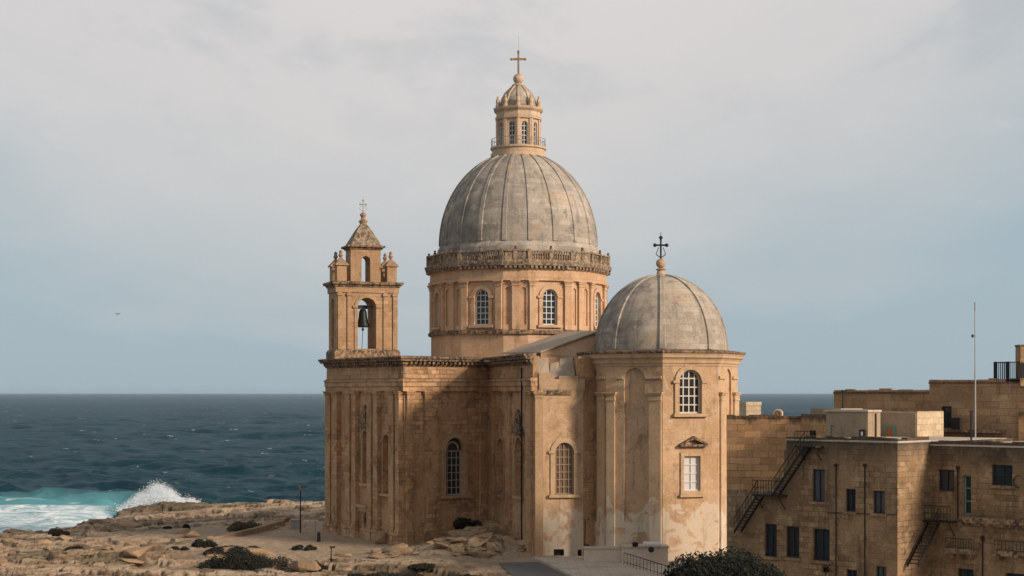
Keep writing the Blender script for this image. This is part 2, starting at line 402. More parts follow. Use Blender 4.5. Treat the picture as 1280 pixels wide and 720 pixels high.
def arched_window(par, f, s0, s1, z0, z1, depth, nx, ny, frame='cream', pane='glass', bar=.07, fw=.12, arched=True):
    c, hw = (s0 + s1) / 2, (s1 - s0) / 2
    m = MB()
    if arched:
        m.strip(f, arch(c, hw - fw, z0 + fw, z1 - fw), arch(c, hw - .01, z0, z1 - .01), -depth, -depth + .12)
        m.box(f, s0 + fw, s1 - fw, -depth + .005, -depth + .115, z0, z0 + fw)
    else:
        m.box(f, s0 + .01, s0 + fw, -depth, -depth + .12, z0, z1 - .01); m.box(f, s1 - fw, s1 - .01, -depth, -depth + .12, z0, z1 - .01)
        m.box(f, s0 + fw, s1 - fw, -depth + .005, -depth + .115, z0, z0 + fw); m.box(f, s0 + fw, s1 - fw, -depth + .005, -depth + .115, z1 - fw, z1 - .01)
    for i in range(1, nx):
        x = s0 + (s1 - s0) * i / nx; dx = x - c
        zt = (z1 - hw + math.sqrt(max(0, hw * hw - dx * dx)) if arched else z1) - fw * .6
        m.box(f, x - bar / 2, x + bar / 2, -depth + .02, -depth + .09, z0 + fw, zt)
    for j in range(1, ny):
        z = z0 + (z1 - z0) * j / ny; w = hw
        if arched and z > z1 - hw: w = math.sqrt(max(0, hw * hw - (z - z1 + hw) ** 2))
        m.box(f, c - w + fw * .6, c + w - fw * .6, -depth + .015, -depth + .085, z - bar / 2, z + bar / 2)
    win = m.build('window', frame, par)
    q = MB(); q.ext(f, arch(c, hw - .02, z0 + .01, z1 - .02) if arched else [(s0 + .02, z0 + .01), (s0 + .02, z1 - .02), (s1 - .02, z1 - .02), (s1 - .02, z0 + .01)], -depth - .04, -depth - .005)
    q.build('pane', pane, win)
    return win

def hole(cm, f, s0, s1, z0, z1, depth, arched=True, out=.6):
    c, hw = (s0 + s1) / 2, (s1 - s0) / 2
    cm.ext(f, arch(c, hw, z0, z1) if arched else [(s0, z0), (s0, z1), (s1, z1), (s1, z0)], -depth, out)

def pilaster(par, f, s0, s1, z0, z1, o=.3, mat='trim', base=True, cap=.55):
    m = MB(); c = (s1 + s0) / 2
    m.box(f, s0, s1, -.05, o, z0, z1 - cap)
    m.box(f, s0 - .06, s1 + .06, -.05, o + .07, z1 - cap, z1 - cap + .12)
    m.box(f, s0 - .02, s1 + .02, -.05, o + .03, z1 - cap + .12, z1 - .25)
    m.box(f, s0 - .13, s1 + .13, -.05, o + .14, z1 - .25, z1 - .1)
    m.box(f, s0 - .2, s1 + .2, -.05, o + .22, z1 - .1, z1)
    if base:
        m.box(f, s0 - .14, s1 + .14, -.05, o + .16, z0 - .02, z0 + 1.3)
        m.box(f, s0 - .2, s1 + .2, -.05, o + .22, z0 + 1.3, z0 + 1.5)
        m.box(f, s0 - .1, s1 + .1, -.05, o + .1, z0 + 1.5, z0 + 1.75)
    return m.build('pilaster', mat, par)

def surround(par, f, s0, s1, z0, z1, w, o=.12, mat='trim', sill=True, name='window_surround'):
    c, hw = (s0 + s1) / 2, (s1 - s0) / 2
    m = MB(); m.strip(f, arch(c, hw, z0, z1), arch(c, hw + w, z0, z1 + w), -.03, o)
    if sill:
        m.box(f, s0 - w - .15, s1 + w + .15, -.03, o + .18, z0 - .28, z0 - .003)
    m.box(f, s0 - w - .18, s0 - .003, -.03, o + .1, z1 - hw - .12, z1 - hw + .12)
    m.box(f, s1 + .003, s1 + w + .18, -.03, o + .1, z1 - hw - .12, z1 - hw + .12)
    return m.build(name, mat, par)

rng = random.Random(7)

# ------------------------------------------------------------------ numpy noise for terrain and sea
def _h(ix, iy, s): 
    v = np.sin(ix * 127.1 + iy * 311.7 + s * 74.7) * 43758.5453
    return v - np.floor(v)
def vnoise(x, y, s=0):
    ix, iy = np.floor(x), np.floor(y); fx, fy = x - ix, y - iy
    fx = fx * fx * (3 - 2 * fx); fy = fy * fy * (3 - 2 * fy)
    a, b, c, d = _h(ix, iy, s), _h(ix + 1, iy, s), _h(ix, iy + 1, s), _h(ix + 1, iy + 1, s)
    return (a * (1 - fx) + b * fx) * (1 - fy) + (c * (1 - fx) + d * fx) * fy
def fbm(x, y, o=4, s=0):
    t = 0; a = .5; n = 0
    for i in range(o): t = t + a * vnoise(x * 2 ** i + i * 17.3, y * 2 ** i - i * 9.1, s + i); n += a; a *= .5
    return t / n
def worley(x, y, s=0):                                 # distance to nearest edge (F2 - F1) and cell id
    ix, iy = np.floor(x), np.floor(y); f1 = np.full(x.shape, 9.); f2 = np.full(x.shape, 9.); cid = np.zeros(x.shape)
    for dx in (-1, 0, 1):
        for dy in (-1, 0, 1):
            cx, cy = ix + dx, iy + dy
            px, py = cx + _h(cx, cy, s), cy + _h(cx, cy, s + 5)
            d = np.hypot(px - x, py - y); nid = _h(cx, cy, s + 9)
            m1 = d < f1; f2 = np.where(m1, f1, np.minimum(f2, d)); cid = np.where(m1, nid, cid); f1 = np.where(m1, d, f1)
    return f2 - f1, cid
SEA = -4.5
SHORE = np.array([(-400, 120), (-170, 178), (-100, 203), (-68.6, 214), (-62, 222), (-61, 236), (-60, 246), (-52, 256), (-44, 261), (-33, 268), (-20, 282), (40, 292), (160, 300), (600, 330)], float)
def shore_d(x, y):
    best = np.full(x.shape, 1e9)
    for (ax, ay), (bx, by) in zip(SHORE[:-1], SHORE[1:]):
        vx, vy = bx - ax, by - ay; t = np.clip(((x - ax) * vx + (y - ay) * vy) / (vx * vx + vy * vy), 0, 1)
        best = np.minimum(best, np.hypot(x - ax - t * vx, y - ay - t * vy))
    return np.where(y < np.interp(x, SHORE[:, 0], SHORE[:, 1]), best, -best)
def grid_mesh(name, X, Y, Z, mat, attrs=None, smooth=True, loc=(0, 0, 0)):
    r, c = X.shape
    co = np.stack([X, Y, Z], -1).reshape(-1, 3).astype(np.float32)
    idx = np.arange(r * c).reshape(r, c)
    q = np.stack([idx[:-1, :-1], idx[:-1, 1:], idx[1:, 1:], idx[1:, :-1]], -1).reshape(-1, 4)
    me = bpy.data.meshes.new(name); me.vertices.add(len(co)); me.vertices.foreach_set('co', co.ravel())
    me.loops.add(q.size); me.loops.foreach_set('vertex_index', q.ravel().astype(np.int32))
    me.polygons.add(len(q)); me.polygons.foreach_set('loop_start', np.arange(0, q.size, 4, dtype=np.int32))
    if smooth: me.polygons.foreach_set('use_smooth', np.ones(len(q), bool))
    me.update(calc_edges=True); me.validate()
    for k, a in (attrs or {}).items():
        at = me.attributes.new(k, 'FLOAT', 'POINT'); at.data.foreach_set('value', a.ravel().astype(np.float32))
    me.materials.append(mat)
    o = bpy.data.objects.new(name, me); COL.objects.link(o); return o

# ------------------------------------------------------------------ ground: rocky shore
def smooth(a, b, v):
    t = np.clip((v - a) / (b - a), 0, 1); return t * t * (3 - 2 * t)
def ground_height(X, Y):
    wx, wy = X + 5 * (fbm(X / 14, Y / 14, 3, 3) - .5), Y + 5 * (fbm(X / 14, Y / 14, 3, 8) - .5)
    d = shore_d(wx, wy) + 5 * (fbm(X / 6, Y / 6, 3, 12) - .5)
    base = np.interp(d, [-30, -8, -2, 0, 1.5, 6, 14, 30, 60], [-9, -7, -5.4, -4.9, -3.5, -3.0, -2.5, -1.3, 0])
    # smooth ground round the church, the sandy forecourt and the paved corner
    flat = smooth(9, 0, np.maximum(-27 - X, Y - 186)) * smooth(136, 147, Y + .25 * (X + 10))
    flat = np.maximum(flat, smooth(-3, 1, X))
    fore = np.exp(-(((X + 33) / 9) ** 2 + ((Y - 176) / 11) ** 4))
    flat = np.maximum(flat, fore)
    rough = 1 - .84 * flat
    wX, wY = X + 1.6 * (fbm(X / 3, Y / 3, 3, 61) - .5), Y + 1.6 * (fbm(X / 3, Y / 3, 3, 62) - .5)
    lay = fbm(wX / 13, wY / 7, 5, 21) * 5.0; k = np.floor(lay); fr = lay - k
    strata = (k + smooth(.86, .99, fr)) * .48 - 1.25
    e1, c1 = worley(wX / 5.2, wY / 3.0, 2); e2, c2 = worley(wX / 1.7 + 5, wY / 1.1, 4)
    rock = strata + (c1 - .5) * .34 - .34 * smooth(.07, 0, e1) + (c2 - .5) * .10 - .12 * smooth(.09, 0, e2) + .30 * (np.abs(2 * fbm(X / 2.2, Y / 1.6, 4, 30) - 1) - .2)
    base = base * (1 - flat) + np.where(fore > .3, -.35, 0) * flat
    z = base + rock * rough * smooth(-4, 3, d)
    # rubble bank heaped against the church wall, low bluff above the cove
    z = z + 1.7 * np.exp(-(((X + 1.5) / 5.0) ** 2 + ((Y - 158.5) / 6.0) ** 2)) * (.75 + .6 * fbm(X / 1.5, Y / 1.5, 3, 40))
    ledge = np.exp(-(((X + 4) / 7) ** 4 + ((Y - 149.5) / 3.2) ** 4))
    z = z + ledge * (.55 + .5 * (c1 - .3) - .5 * smooth(.14, 0, e1) - .2 * smooth(.14, 0, e2))
    bl = np.exp(-(((X + 54) / 7.0) ** 4 + ((Y - 247) / 7) ** 4))
    z = z + bl * (.35 + .4 * (c1 - .5) + 1.3 * (fbm(X / 2.5, Y / 2.5, 4, 71) - .5)) * smooth(-2, 2, d)
    z = np.where((X > 0) & (Y < 144), np.minimum(z, -.06), z)
    moss = np.clip(bl * 1.3 + smooth(.52, .60, fbm(X / 7, Y / 4, 5, 50)) * rough * .8 + .9 * smooth(4, 0, d) * smooth(.4, .6, fbm(X / 4, Y / 4, 3, 51)), 0, 1)  # olive growth, spread further as painted dark blobs standing in for crevices
    crack = np.clip((smooth(.08, .01, e1) + .6 * smooth(.09, 0, e2) + .8 * smooth(.84, .9, fr) * smooth(1., .95, fr)) * np.clip(rough + ledge, 0, 1), 0, 1)
    return z, moss, crack, flat
def mat_ground():
    m, n = newmat('coastal_limestone_ground')
    g = n.geo(); P = g['Position']; nz = n.sep(g['Normal'])[2]
    nl = n.noise(P, .18, 5, .6); nm = n.noise(P, 1.1, 7, .65, .4); nf = n.noise(P, 5, 6, .7)
    rock = n.mix(n.ramp(nl, .38, .62), (.47, .345, .23), (.36, .25, .16))
    rock = n.mix(n.math('MULTIPLY', n.ramp(nm, .52, .68), .7), rock, (.19, .125, .075))
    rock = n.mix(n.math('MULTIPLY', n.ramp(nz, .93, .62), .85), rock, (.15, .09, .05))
    rock = n.mix(n.math('MULTIPLY', n.attr('crack'), .85), rock, (.06, .04, .026))  # crack dirt plus crevice shade painted into the rock colour
    sand = n.mix(n.ramp(nm, .35, .65), (.40, .30, .205), (.29, .21, .14))
    c = n.mix(n.attr('flat'), rock, sand)
    c = n.mix(n.math('MULTIPLY', n.attr('moss'), n.ramp(nf, .3, .62, .3, .95)), c, (.055, .044, .022))
    v = n.ramp(nf, .2, .8, .75, 1.2); c = n.mix(1., c, n.comb(v, v, v), 'MULTIPLY')
    zz = n.sep(P)[2]
    c = n.mix(n.ramp(zz, -3.3, -4.3), c, (.07, .05, .035))
    n.out(c, .93, n.bump(n.math('ADD', n.math('MULTIPLY', nf, .6), nm), .9, .18), .2); return m
ys = np.concatenate([np.linspace(124, 172, 150), np.linspace(172.4, 312, 260)])
ks = (np.linspace(-90, 1020, 800) - CX) / F
GY, GK = np.meshgrid(ys, ks, indexing='ij'); GX = GK * GY
GZ, gm, gc, gf = ground_height(GX, GY)
MGROUND = mat_ground()
ground = grid_mesh('ground', GX, GY, GZ, MGROUND, {'moss': gm, 'crack': gc, 'flat': gf}, smooth=False)
tag(ground, 'pale ochre limestone shore of ledges and sand around the church', 'ground', kind='structure')
gb = MB(); gb.add([(-600, -800, -5.2), (900, -800, -5.2), (900, 330, -5.2), (-90, 190, -5.2), (-400, 110, -5.2)], [(0, 1, 2, 3, 4)])
o = gb.build('ground_base', MGROUND, recalc=False); tag(o, 'low land under and behind the shore', 'ground', kind='structure')
town = MB(); town.add([(13, 20, -.1), (220, 20, -.1), (220, 170, -.1), (13, 170, -.1)], [(0, 1, 2, 3)])
tag(town.build('ground_street', 'paving', recalc=False), 'street level ground under the houses', 'ground', kind='structure')
def gz(x, y): return float(ground_height(np.array([[x]], float), np.array([[y]], float))[0][0, 0])

# ------------------------------------------------------------------ sea
def mat_sea():
    m, n = newmat('rough_dark_sea')
    g = n.geo(); P = g['Position']
    foam, surf, crest = n.attr('foam'), n.attr('surf'), n.attr('crest')
    p2 = n.scale(P, (1, 1.0, 0))
    w1 = n.noise(n.scale(P, (.8, 1.3, 0)), .55, 5, .6); w2 = n.noise(n.scale(P, (.7, 1.4, 0)), 2.2, 5, .6); w3 = n.noise(n.scale(P, (.5, 1, 0)), .09, 4, .6)
    base = n.mix(n.ramp(w3, .35, .65), (.008, .031, .045), (.012, .042, .056))
    base = n.mix(n.math('MULTIPLY', surf, .9), base, (.10, .31, .335))
    fn = n.noise(n.scale(P, (1, 1.0, 0)), .35, 8, .68, .8)
    ff = n.math('ADD', fn, n.math('SUBTRACT', n.math('MULTIPLY', foam, .5), .30))
    f = n.math('MULTIPLY', n.ramp(ff, .46, .80), n.ramp(foam, .02, .3))
    cap = n.math('MULTIPLY', n.ramp(n.noise(n.scale(P, (.35, .8, 0)), .22, 6, .7), .645, .675), n.ramp(crest, .45, .75))
    f = n.math('MAXIMUM', f, n.math('MULTIPLY', cap, .75))
    col = n.mix(f, base, (.74, .79, .80))
    w0 = n.noise(n.scale(P, (.45, 1., 0)), .16, 4, .55)
    hgt = n.math('ADD', n.math('ADD', n.math('MULTIPLY', w1, 1.), n.math('MULTIPLY', w2, .3)), n.math('MULTIPLY', w0, 1.2))
    nrm = n.bump(hgt, 1., .38)
    lw = n.node('ShaderNodeLayerWeight'); lw.inputs['Blend'].default_value = .5; n.put(lw.inputs['Normal'], nrm)
    fac = n.math('ADD', n.ramp(lw.outputs['Facing'], .80, 1., .01, .27), n.ramp(lw.outputs['Facing'], .985, 1., 0., .12))
    fac = n.math('MULTIPLY', fac, n.math('SUBTRACT', 1., n.math('MULTIPLY', f, .9)))
    di = n.node('ShaderNodeBsdfDiffuse'); n.put(di.inputs['Color'], col); n.put(di.inputs['Normal'], nrm)
    gl = n.node('ShaderNodeBsdfGlossy'); gl.inputs['Roughness'].default_value = .22; n.put(gl.inputs['Normal'], nrm); gl.inputs['Color'].default_value = (.80, .93, 1, 1)
    mx = n.node('ShaderNodeMixShader'); n.put(mx.inputs[0], fac); n.l.new(di.outputs[0], mx.inputs[1]); n.l.new(gl.outputs[0], mx.inputs[2])
    o = n.node('ShaderNodeOutputMaterial'); n.l.new(mx.outputs[0], o.inputs[0])
    return m
def build_sea():
    py = np.concatenate([np.linspace(.97, 12, 60), np.linspace(12.3, 60, 190), np.linspace(60.3, 215, 420)])[::-1]
    Yv = (H - SEA) * F / py
    kk = (np.linspace(-110, 1390, 1000) - CX) / F
    Y, K = np.meshgrid(Yv, kk, indexing='ij'); X = K * Y
    z = np.zeros_like(X); r = np.random.RandomState(4)
    for i in range(34):
        wl = 4.0 * 1.07 ** i; a = R(255 + r.uniform(-78, 78)); k = 2 * math.pi / wl
        amp = .040 * wl ** .62 * (1 if wl < 14 else (14 / wl) ** 1.1)
        ph = r.uniform(0, 6.28)
        mod = .15 + 2.6 * smooth(.42, .75, fbm(X / (wl * 3) + i * 3, Y / (wl * 3), 2, i))
        px = Y * Y / (F * (H - SEA))                     # metres per photo pixel row: fade what is too fine
        fade = np.clip(1.6 - px / (wl * .45), 0, 1)
        t = np.sin((X * math.cos(a) + Y * math.sin(a)) * k + ph + 1.2 * fbm(X / (wl * 2.5), Y / (wl * 2.5), 2, i + 50))
        z += amp * mod * fade * (t + .35 * t * t - .17)
    z *= .45
    for i, q in enumerate((3.2, 5.5, 9., 15., 26., 45., 80., 150.)):
        px = Y * Y / (F * (H - SEA)); fade = np.clip(2.0 - px / (q * 1.0), 0, 1) * (1 if q < 30 else smooth(420, 900, Y) * .6)
        nn = fbm(X / q + 7 * i, Y / (q * .8) + 3 * i, 2, 90 + i); gust = .5 + 1.2 * fbm(X / 120, Y / 90, 2, 110 + i)
        z += .085 * q ** .9 * fade * gust * (.45 - np.abs(2 * nn - 1) ** .8)
    crest = smooth(-.2, .9, z)
    d = shore_d(X, Y)
    pxl = CX + F * X / Y
    cove = smooth(175, 120, pxl) * smooth(290, 268, Y + 6 * (fbm(X / 9, Y / 9, 3, 77) - .5))
    foam = np.clip(cove * .95 + .8 * smooth(-5, 0, d), 0, 1)
    surf = np.clip(smooth(230, 120, pxl) * smooth(305, 284, Y), 0, 1)
    ridge = np.exp(-((Y - 281 - 3 * np.sin(X / 9)) / 3.0) ** 2) * smooth(150, 134, pxl) * (.12 + .7 * np.exp(-((pxl - 126) / 17) ** 2) + .5 * np.exp(-((pxl - 40) / 28) ** 2))
    z = z * (1 - .75 * smooth(205, 150, pxl) * smooth(300, 280, Y)) + 1.05 * ridge
    foam = np.clip(foam - .85 * np.exp(-((pxl - 126) / 17) ** 2) * smooth(274, 279, Y) - .7 * np.exp(-((Y - 276.5) / 2.2) ** 2) * smooth(90, 60, pxl) + .9 * np.exp(-((Y - 282) / 2.0) ** 2) * smooth(75, 55, pxl) * smooth(2, 12, pxl), 0, 1)
    surf = np.clip(surf + ridge, 0, 1)
    z = z * smooth(-1, -6, d) * 1.0 + .0 
    o = grid_mesh('sea', X, Y, z + SEA, mat_sea(), {'foam': foam, 'surf': surf, 'crest': crest})
    tag(o, 'dark slate blue sea with small whitecaps out to the horizon', 'sea', kind='structure')
build_sea()
fs_ = MB(); fs_.add([(-42000, 345, SEA - 1.3), (42000, 345, SEA - 1.3), (42000, 42000, SEA - 1.3), (-42000, 42000, SEA - 1.3)], [(0, 1, 2, 3)])
fs_.add([(-42000, -3000, SEA - 1.3), (-420, -3000, SEA - 1.3), (-420, 345, SEA - 1.3), (-42000, 345, SEA - 1.3)], [(0, 1, 2, 3)])
far_sea = fs_.build('sea_floor', bpy.data.materials['rough_dark_sea'], recalc=False); far_sea.name = 'open_sea'
tag(far_sea, 'open sea beyond the rough inshore water', 'sea', kind='structure')
def build_haze():
    m, n = newmat('thin_sea_haze')
    v = n.node('ShaderNodeVolumePrincipled'); v.inputs['Color'].default_value = (.72, .88, 1., 1); v.inputs['Density'].default_value = 2.2e-5; v.inputs['Anisotropy'].default_value = .2
    o = n.node('ShaderNodeOutputMaterial'); n.l.new(v.outputs[0], o.inputs['Volume'])
    M['haze'] = m
    h = MB().prism([(-44000, -4000), (44000, -4000), (44000, 44000), (-44000, 44000)], -11, 58).build('haze', 'haze')
    tag(h, 'thin pale sea haze softening the far water', 'haze', kind='stuff')
build_haze()

# ------------------------------------------------------------------ the church
church = thing('church', (0, 160, 0), 'large ochre limestone church with a ribbed grey dome, lantern, belfry and octagonal chapel', 'church')
P0, A, B, C, D = (-19.66, 171.), (-10.58, 156.8), (-2.3, 164.), (2.04, 145.6), (6.55, 146.4)
plan = [P0, A, B, C, D, (12., 150.), (22., 164.), (16., 190.), (2., 196.), (-14., 186.)]
ZW = 18.2
fFA, fAB, fBC, fCD = Frame(P0, A), Frame(A, B), Frame(B, C), Frame(C, D)
body = MB().prism(plan, -1.6, ZW).build('nave_wall', 'wing', church)
cm = MB()
# notch in the side arm where the roof has been stripped back
s0, s1, zn, _ = fCD.rect(672, 723, 440, 487)
cm.box(fCD, s0, s1, -2.6, 1, zn, ZW + 1)
nich = []
def niche(f, x0, x1, y0, y1, depth, arched=True): 
    r = f.rect(x0, x1, y0, y1); hole(cm, f, *r, depth, arched); return r
rAB = niche(fAB, 556, 579, 547, 619, .7)
rCD = niche(fCD, 693.5, 717, 553, 618, .35)
rF1 = niche(fFA, 480, 488, 543, 617, .6)
rF2 = niche(fFA, 454.5, 460.5, 538, 604, .8)
rF3 = niche(fFA, 455, 461, 640, 668, .8)
rB1 = niche(fBC, 622, 631, 548, 618, .5)
rB2 = niche(fBC, 645, 654, 546, 620, .6)
for (x0, x1, y0, y1) in ((692, 705, 686.5, 694.5), (722, 727, 687, 694.5)): niche(fCD, x0, x1, y0, y1, .5, False)
cut(body, cm)
# the plastered lower end wall of the side arm, a thin skin over the rubble core
sk = MB(); L = fCD.L
sk.box(fCD, .35, L - .05, -.3, .06, -1.2, zn - .002)
skin = sk.build('end_wall', 'chapel', church)
cm2 = MB(); hole(cm2, fCD, *rCD, .5); 
for (x0, x1, y0, y1) in ((692, 705, 686.5, 694.5), (722, 727, 687, 694.5)): hole(cm2, fCD, *fCD.rect(x0, x1, y0, y1), .5, False)
cut(skin, cm2)
for (x0, x1, y0, y1) in ((692, 705, 686.5, 694.5), (722, 727, 687, 694.5)):
    q = fCD.rect(x0, x1, y0, y1); MB().box(fCD, q[0] + .01, q[1] - .01, -.25, -.2, q[2] + .01, q[3] - .01).build('vent', 'black', church)
# entablature and cornice round the wings
ring = [(-14., 186.), P0, A, B, C]
fr = [(-.1, 15.05), (.26, 15.05), (.26, 15.5), (.34, 15.55), (.34, 16.0), (.42, 16.05), (.42, 16.2), (.14, 16.35), (.12, 17.5), (-.1, 17.5)]
MB().sweep(ring, fr).build('entablature', 'wing', church)
co = [(-.2, 17.5), (.2, 17.5), (.32, 17.68), (.42, 17.72), (.42, 17.95), (.78, 18.02), (.82, 18.18), (.95, 18.3), (.97, 18.45), (-.2, 18.55)]
cor = MB().sweep(ring, co)
for f in (fFA, fAB, fBC):
    for i in range(int(f.L / .55)):
        t = .3 + i * .55; cor.box(f, t, t + .26, .40, .70, 17.74, 17.948)
cor.build('cornice', 'crust', church)
# pilasters of the two visible wings
Zc = 15.05
for x0, x1 in ((411.5, 417.5), (419.5, 426)): pilaster(church, fFA, fFA.s(x0), fFA.s(x1), -.5, Zc, .5, 'wing')
for x0, x1 in ((436.5, 442), (444.5, 449.5), (463.5, 469), (471.5, 477), (491, 497), (499.5, 504)): pilaster(church, fFA, fFA.s(x0), fFA.s(x1), -.4, Zc, .5, 'wing')
for x0, x1 in ((507, 514), (529, 546), (599, 609)): pilaster(church, fAB, fAB.s(x0), fAB.s(x1), -.3, Zc, .28, 'wing')
for x0, x1 in ((613.5, 618), (635, 640), (660, 666.5)): pilaster(church, fBC, fBC.s(x0), fBC.s(x1), -.3, Zc, .28, 'wing')
pilaster(church, fCD, .02, .75, -.3, 15.0, .28, 'trim', base=False)
# plinth course
MB().sweep([P0, A, B, C], [(-.1, -1.2), (.16, -1.2), (.16, .9), (.1, 1.0), (-.1, 1.05)]).build('plinth', 'wing', church)
# windows and niches of the wings
surround(church, fAB, *rAB, .5, .2, 'trim'); 
sAB0, sAB1, zAB0, zAB1 = rAB
arched_window(church, fAB, sAB0, sAB1, zAB0, zAB1 - (sAB1 - sAB0) / 2 - .1, .45, 4, 6, 'cream', 'glass', arched=False)
fan = MB(); c_, hw_ = (sAB0 + sAB1) / 2, (sAB1 - sAB0) / 2
zsp = zAB1 - hw_
fan.ext(fAB, [(sAB0 + .003, zsp - .1)] + arch(c_, hw_ - .003, zsp, zAB1 - .003)[1:-1] + [(sAB1 - .003, zsp - .1)], -.5, -.3)
fanl = fan.build('fanlight', 'darkwood', church)
MB().strip(fAB, arch(c_, hw_ * .55, zsp, zsp + hw_ * .55, 8), arch(c_, hw_ * .7, zsp, zsp + hw_ * .7, 8), -.31, -.22).build('fanlight_arch', 'trim', fanl)
surround(church, fCD, *rCD, .42, .16, 'chapel_trim')
q = rCD; hwq = (q[1] - q[0]) / 2
arched_window(church, fCD, q[0], q[1], q[2], q[3], .22, 4, 7, 'tan', 'amberpane', .09)
def statue_niche(f, r, hood_px, mat='trim'):
    surround(church, f, *r, .22, .16, mat, name='niche_surround')
    c = (r[0] + r[1]) / 2; hw = (r[1] - r[0]) / 2; m = MB(); zt = r[3] + .3
    m.ext(f, [(c - hw - .5, zt), (c - hw - .5, zt + .2), (c, zt + 1.5), (c + hw + .5, zt + .2), (c + hw + .5, zt)], -.02, .45)
    m.ext(f, [(c - hw * .7, zt + 1.), (c - hw * .5, zt + 1.8), (c, zt + 2.3), (c + hw * .5, zt + 1.8), (c + hw * .7, zt + 1.)], -.02, .28)
    m.build('niche_hood', 'crust', church)
statue_niche(fFA, rF2, 0); statue_niche(fBC, rB2, 0)
surround(church, fFA, *rF1, .25, .14, 'wing', name='niche_surround'); surround(church, fBC, *rB1, .25, .14, 'wing', name='niche_surround')
MB().box(fFA, rF3[0] - .6, rF3[1] + .6, .0, .7, 3.2, 3.5).box(fFA, rF3[0] - .4, rF3[1] + .4, 0, .5, 2.8, 3.2).build('door_hood', 'trim', church)
MB().box(fFA, rF3[0] + .02, rF3[1] - .02, -.7, -.6, -.5, rF3[3] - .1).build('door', 'darkwood', church)
# stripped corner of the side arm: broken slabs and a beam
m = MB()
def slab(p, t=.18):
    p = [Vector(q) for q in p]; nrm = (p[1] - p[0]).cross(p[2] - p[0]).normalized() * t
    return [tuple(q) for q in p] + [tuple(q + nrm) for q in p]
def cd(px, o, z): return Vector(fCD.P(fCD.s(px), o, z))
for (xa, xb, xc, z0_, z1_, o0_, o1_) in ((674, 689, 682, zn + .9, 18.1, -.5, -2.2), (687, 702, 700, zn + .7, 17.7, -.3, -1.9), (700, 721, 716, zn + .9, 18.15, -.5, -2.3)):
    m.hexa(slab([cd(xa, o0_, z0_), cd(xb, o0_ - .1, z0_ - .1), cd(xb + 1, o1_, z1_), cd(xc - (xb - xa) * .5, o1_, z1_ - .2)], .16))
m.build('broken_roof_slab', 'slab', church)
MB().box(fCD, .4, L + .1, -.5, .10, zn, zn + .95).box(fCD, .4, 1.5, -.5, .08, zn + .951, zn + 1.5).box(fCD, 2.3, L + .05, -.9, -.02, zn + .951, zn + 1.25).build('broken_parapet', 'trim', church)
m = MB(); m.box(fCD, .9, 3.4, .02, .16, zn - .5, zn - .05); m.build('rusty_lintel', 'crust', church)
# downpipe at the corner of the side arm and cable box
p_ = MB(); p_.tube(fBC.P(fBC.s(657), .38, 0), fBC.P(fBC.s(657), .38, 17.2), .08); p_.build('drainpipe', 'rust_iron', church)
# roofs
MB().prism([(p[0] * .985, 160 + (p[1] - 160) * .985) for p in [P0, A, (-3.6, 164.6), (1.2, 149.), (7.5, 150.)] + plan[5:]], ZW - .2, ZW + .14).build('roof', 'roofgrey', church)
apx = W(748, 415, 152.); fl = W(676, 441, 149.); frr = W(800, 441, 152.)
bk = W(706, 415.5, 168.); bl_ = W(628, 442.5, 163.); br_ = W(770, 441, 172.)
rf = MB(); T = Vector((0, 0, .12))
rf.add([fl, apx, bk, bl_, fl + T, apx + T, bk + T, bl_ + T], [(0, 1, 2, 3), (7, 6, 5, 4), (0, 4, 5, 1), (1, 5, 6, 2), (2, 6, 7, 3), (3, 7, 4, 0)])
rf.add([apx, frr, br_, bk, apx + T, frr + T, br_ + T, bk + T], [(0, 1, 2, 3), (7, 6, 5, 4), (0, 4, 5, 1), (1, 5, 6, 2), (2, 6, 7, 3), (3, 7, 4, 0)])
rf.build('pitched_roof', 'roofgrey', church)
MB().add([fl - Vector((0, -.3, 1)), frr - Vector((0, -.3, 1)), frr + Vector((0, .3, 0)), apx + Vector((0, .3, 0)), fl + Vector((0, .3, 0)),
          ], [(0, 1, 2, 3, 4)]).build('gable', 'drum', church)

# --- octagonal chapel
OC = Vector((13.86, 149.)); OR = 7.1; OA = -94
ov = [OC + OR * Vector((math.cos(R(OA + 45 * k)), math.sin(R(OA + 45 * k)))) for k in range(8)]
ZO = 18.15
chapel = MB().prism(ov, -1.5, ZO).build('chapel_wall', 'chapel', church)
fL, fR, fRR, fLL = Frame(ov[7], ov[0]), Frame(ov[0], ov[1]), Frame(ov[1], ov[2]), Frame(ov[6], ov[7])
cm = MB()
def nic(f, x0, x1, y0, y1, dep, ar=True):
    r = f.rect(x0, x1, y0, y1); hole(cm, f, *r, dep, ar); return r
nL = nic(fL, 780, 806, 460, 652, .22); nRR = nic(fRR, 907, 914, 461, 655, .2); nLL = nic(fLL, 740, 746, 461, 652, .2)
rW = nic(fR, 848.5, 876.5, 462, 517, .55); rV = nic(fR, 854.5, 875, 570, 613.5, .4, False)
cut(chapel, cm)
surround(church, fR, *rW, .42, .16, 'chapel_trim')
arched_window(church, fR, *rW, .35, 4, 5, 'bright', 'glass', .11, .15)
win = arched_window(church, fR, *rV, .25, 2, 4, 'white', 'blind', .07, .12, arched=False)
s0, s1, z0, z1 = rV
m = MB(); w = .32
m.box(fR, s0 - w, s0, -.03, .13, z0 - w, z1 + w); m.box(fR, s1, s1 + w, -.03, .13, z0 - w, z1 + w)
m.box(fR, s0 + .003, s1 - .003, -.03, .127, z1, z1 + w); m.box(fR, s0 + .003, s1 - .003, -.03, .127, z0 - w, z0)
m.box(fR, s0 - w - .1, s1 + w + .1, -.03, .3, z0 - w - .22, z0 - w - .003)
m.build('window_surround', 'chapel_trim', church)
a0, a1, zz0, zz1 = fR.rect(848, 883, 545, 558)
m = MB(); c_ = (a0 + a1) / 2
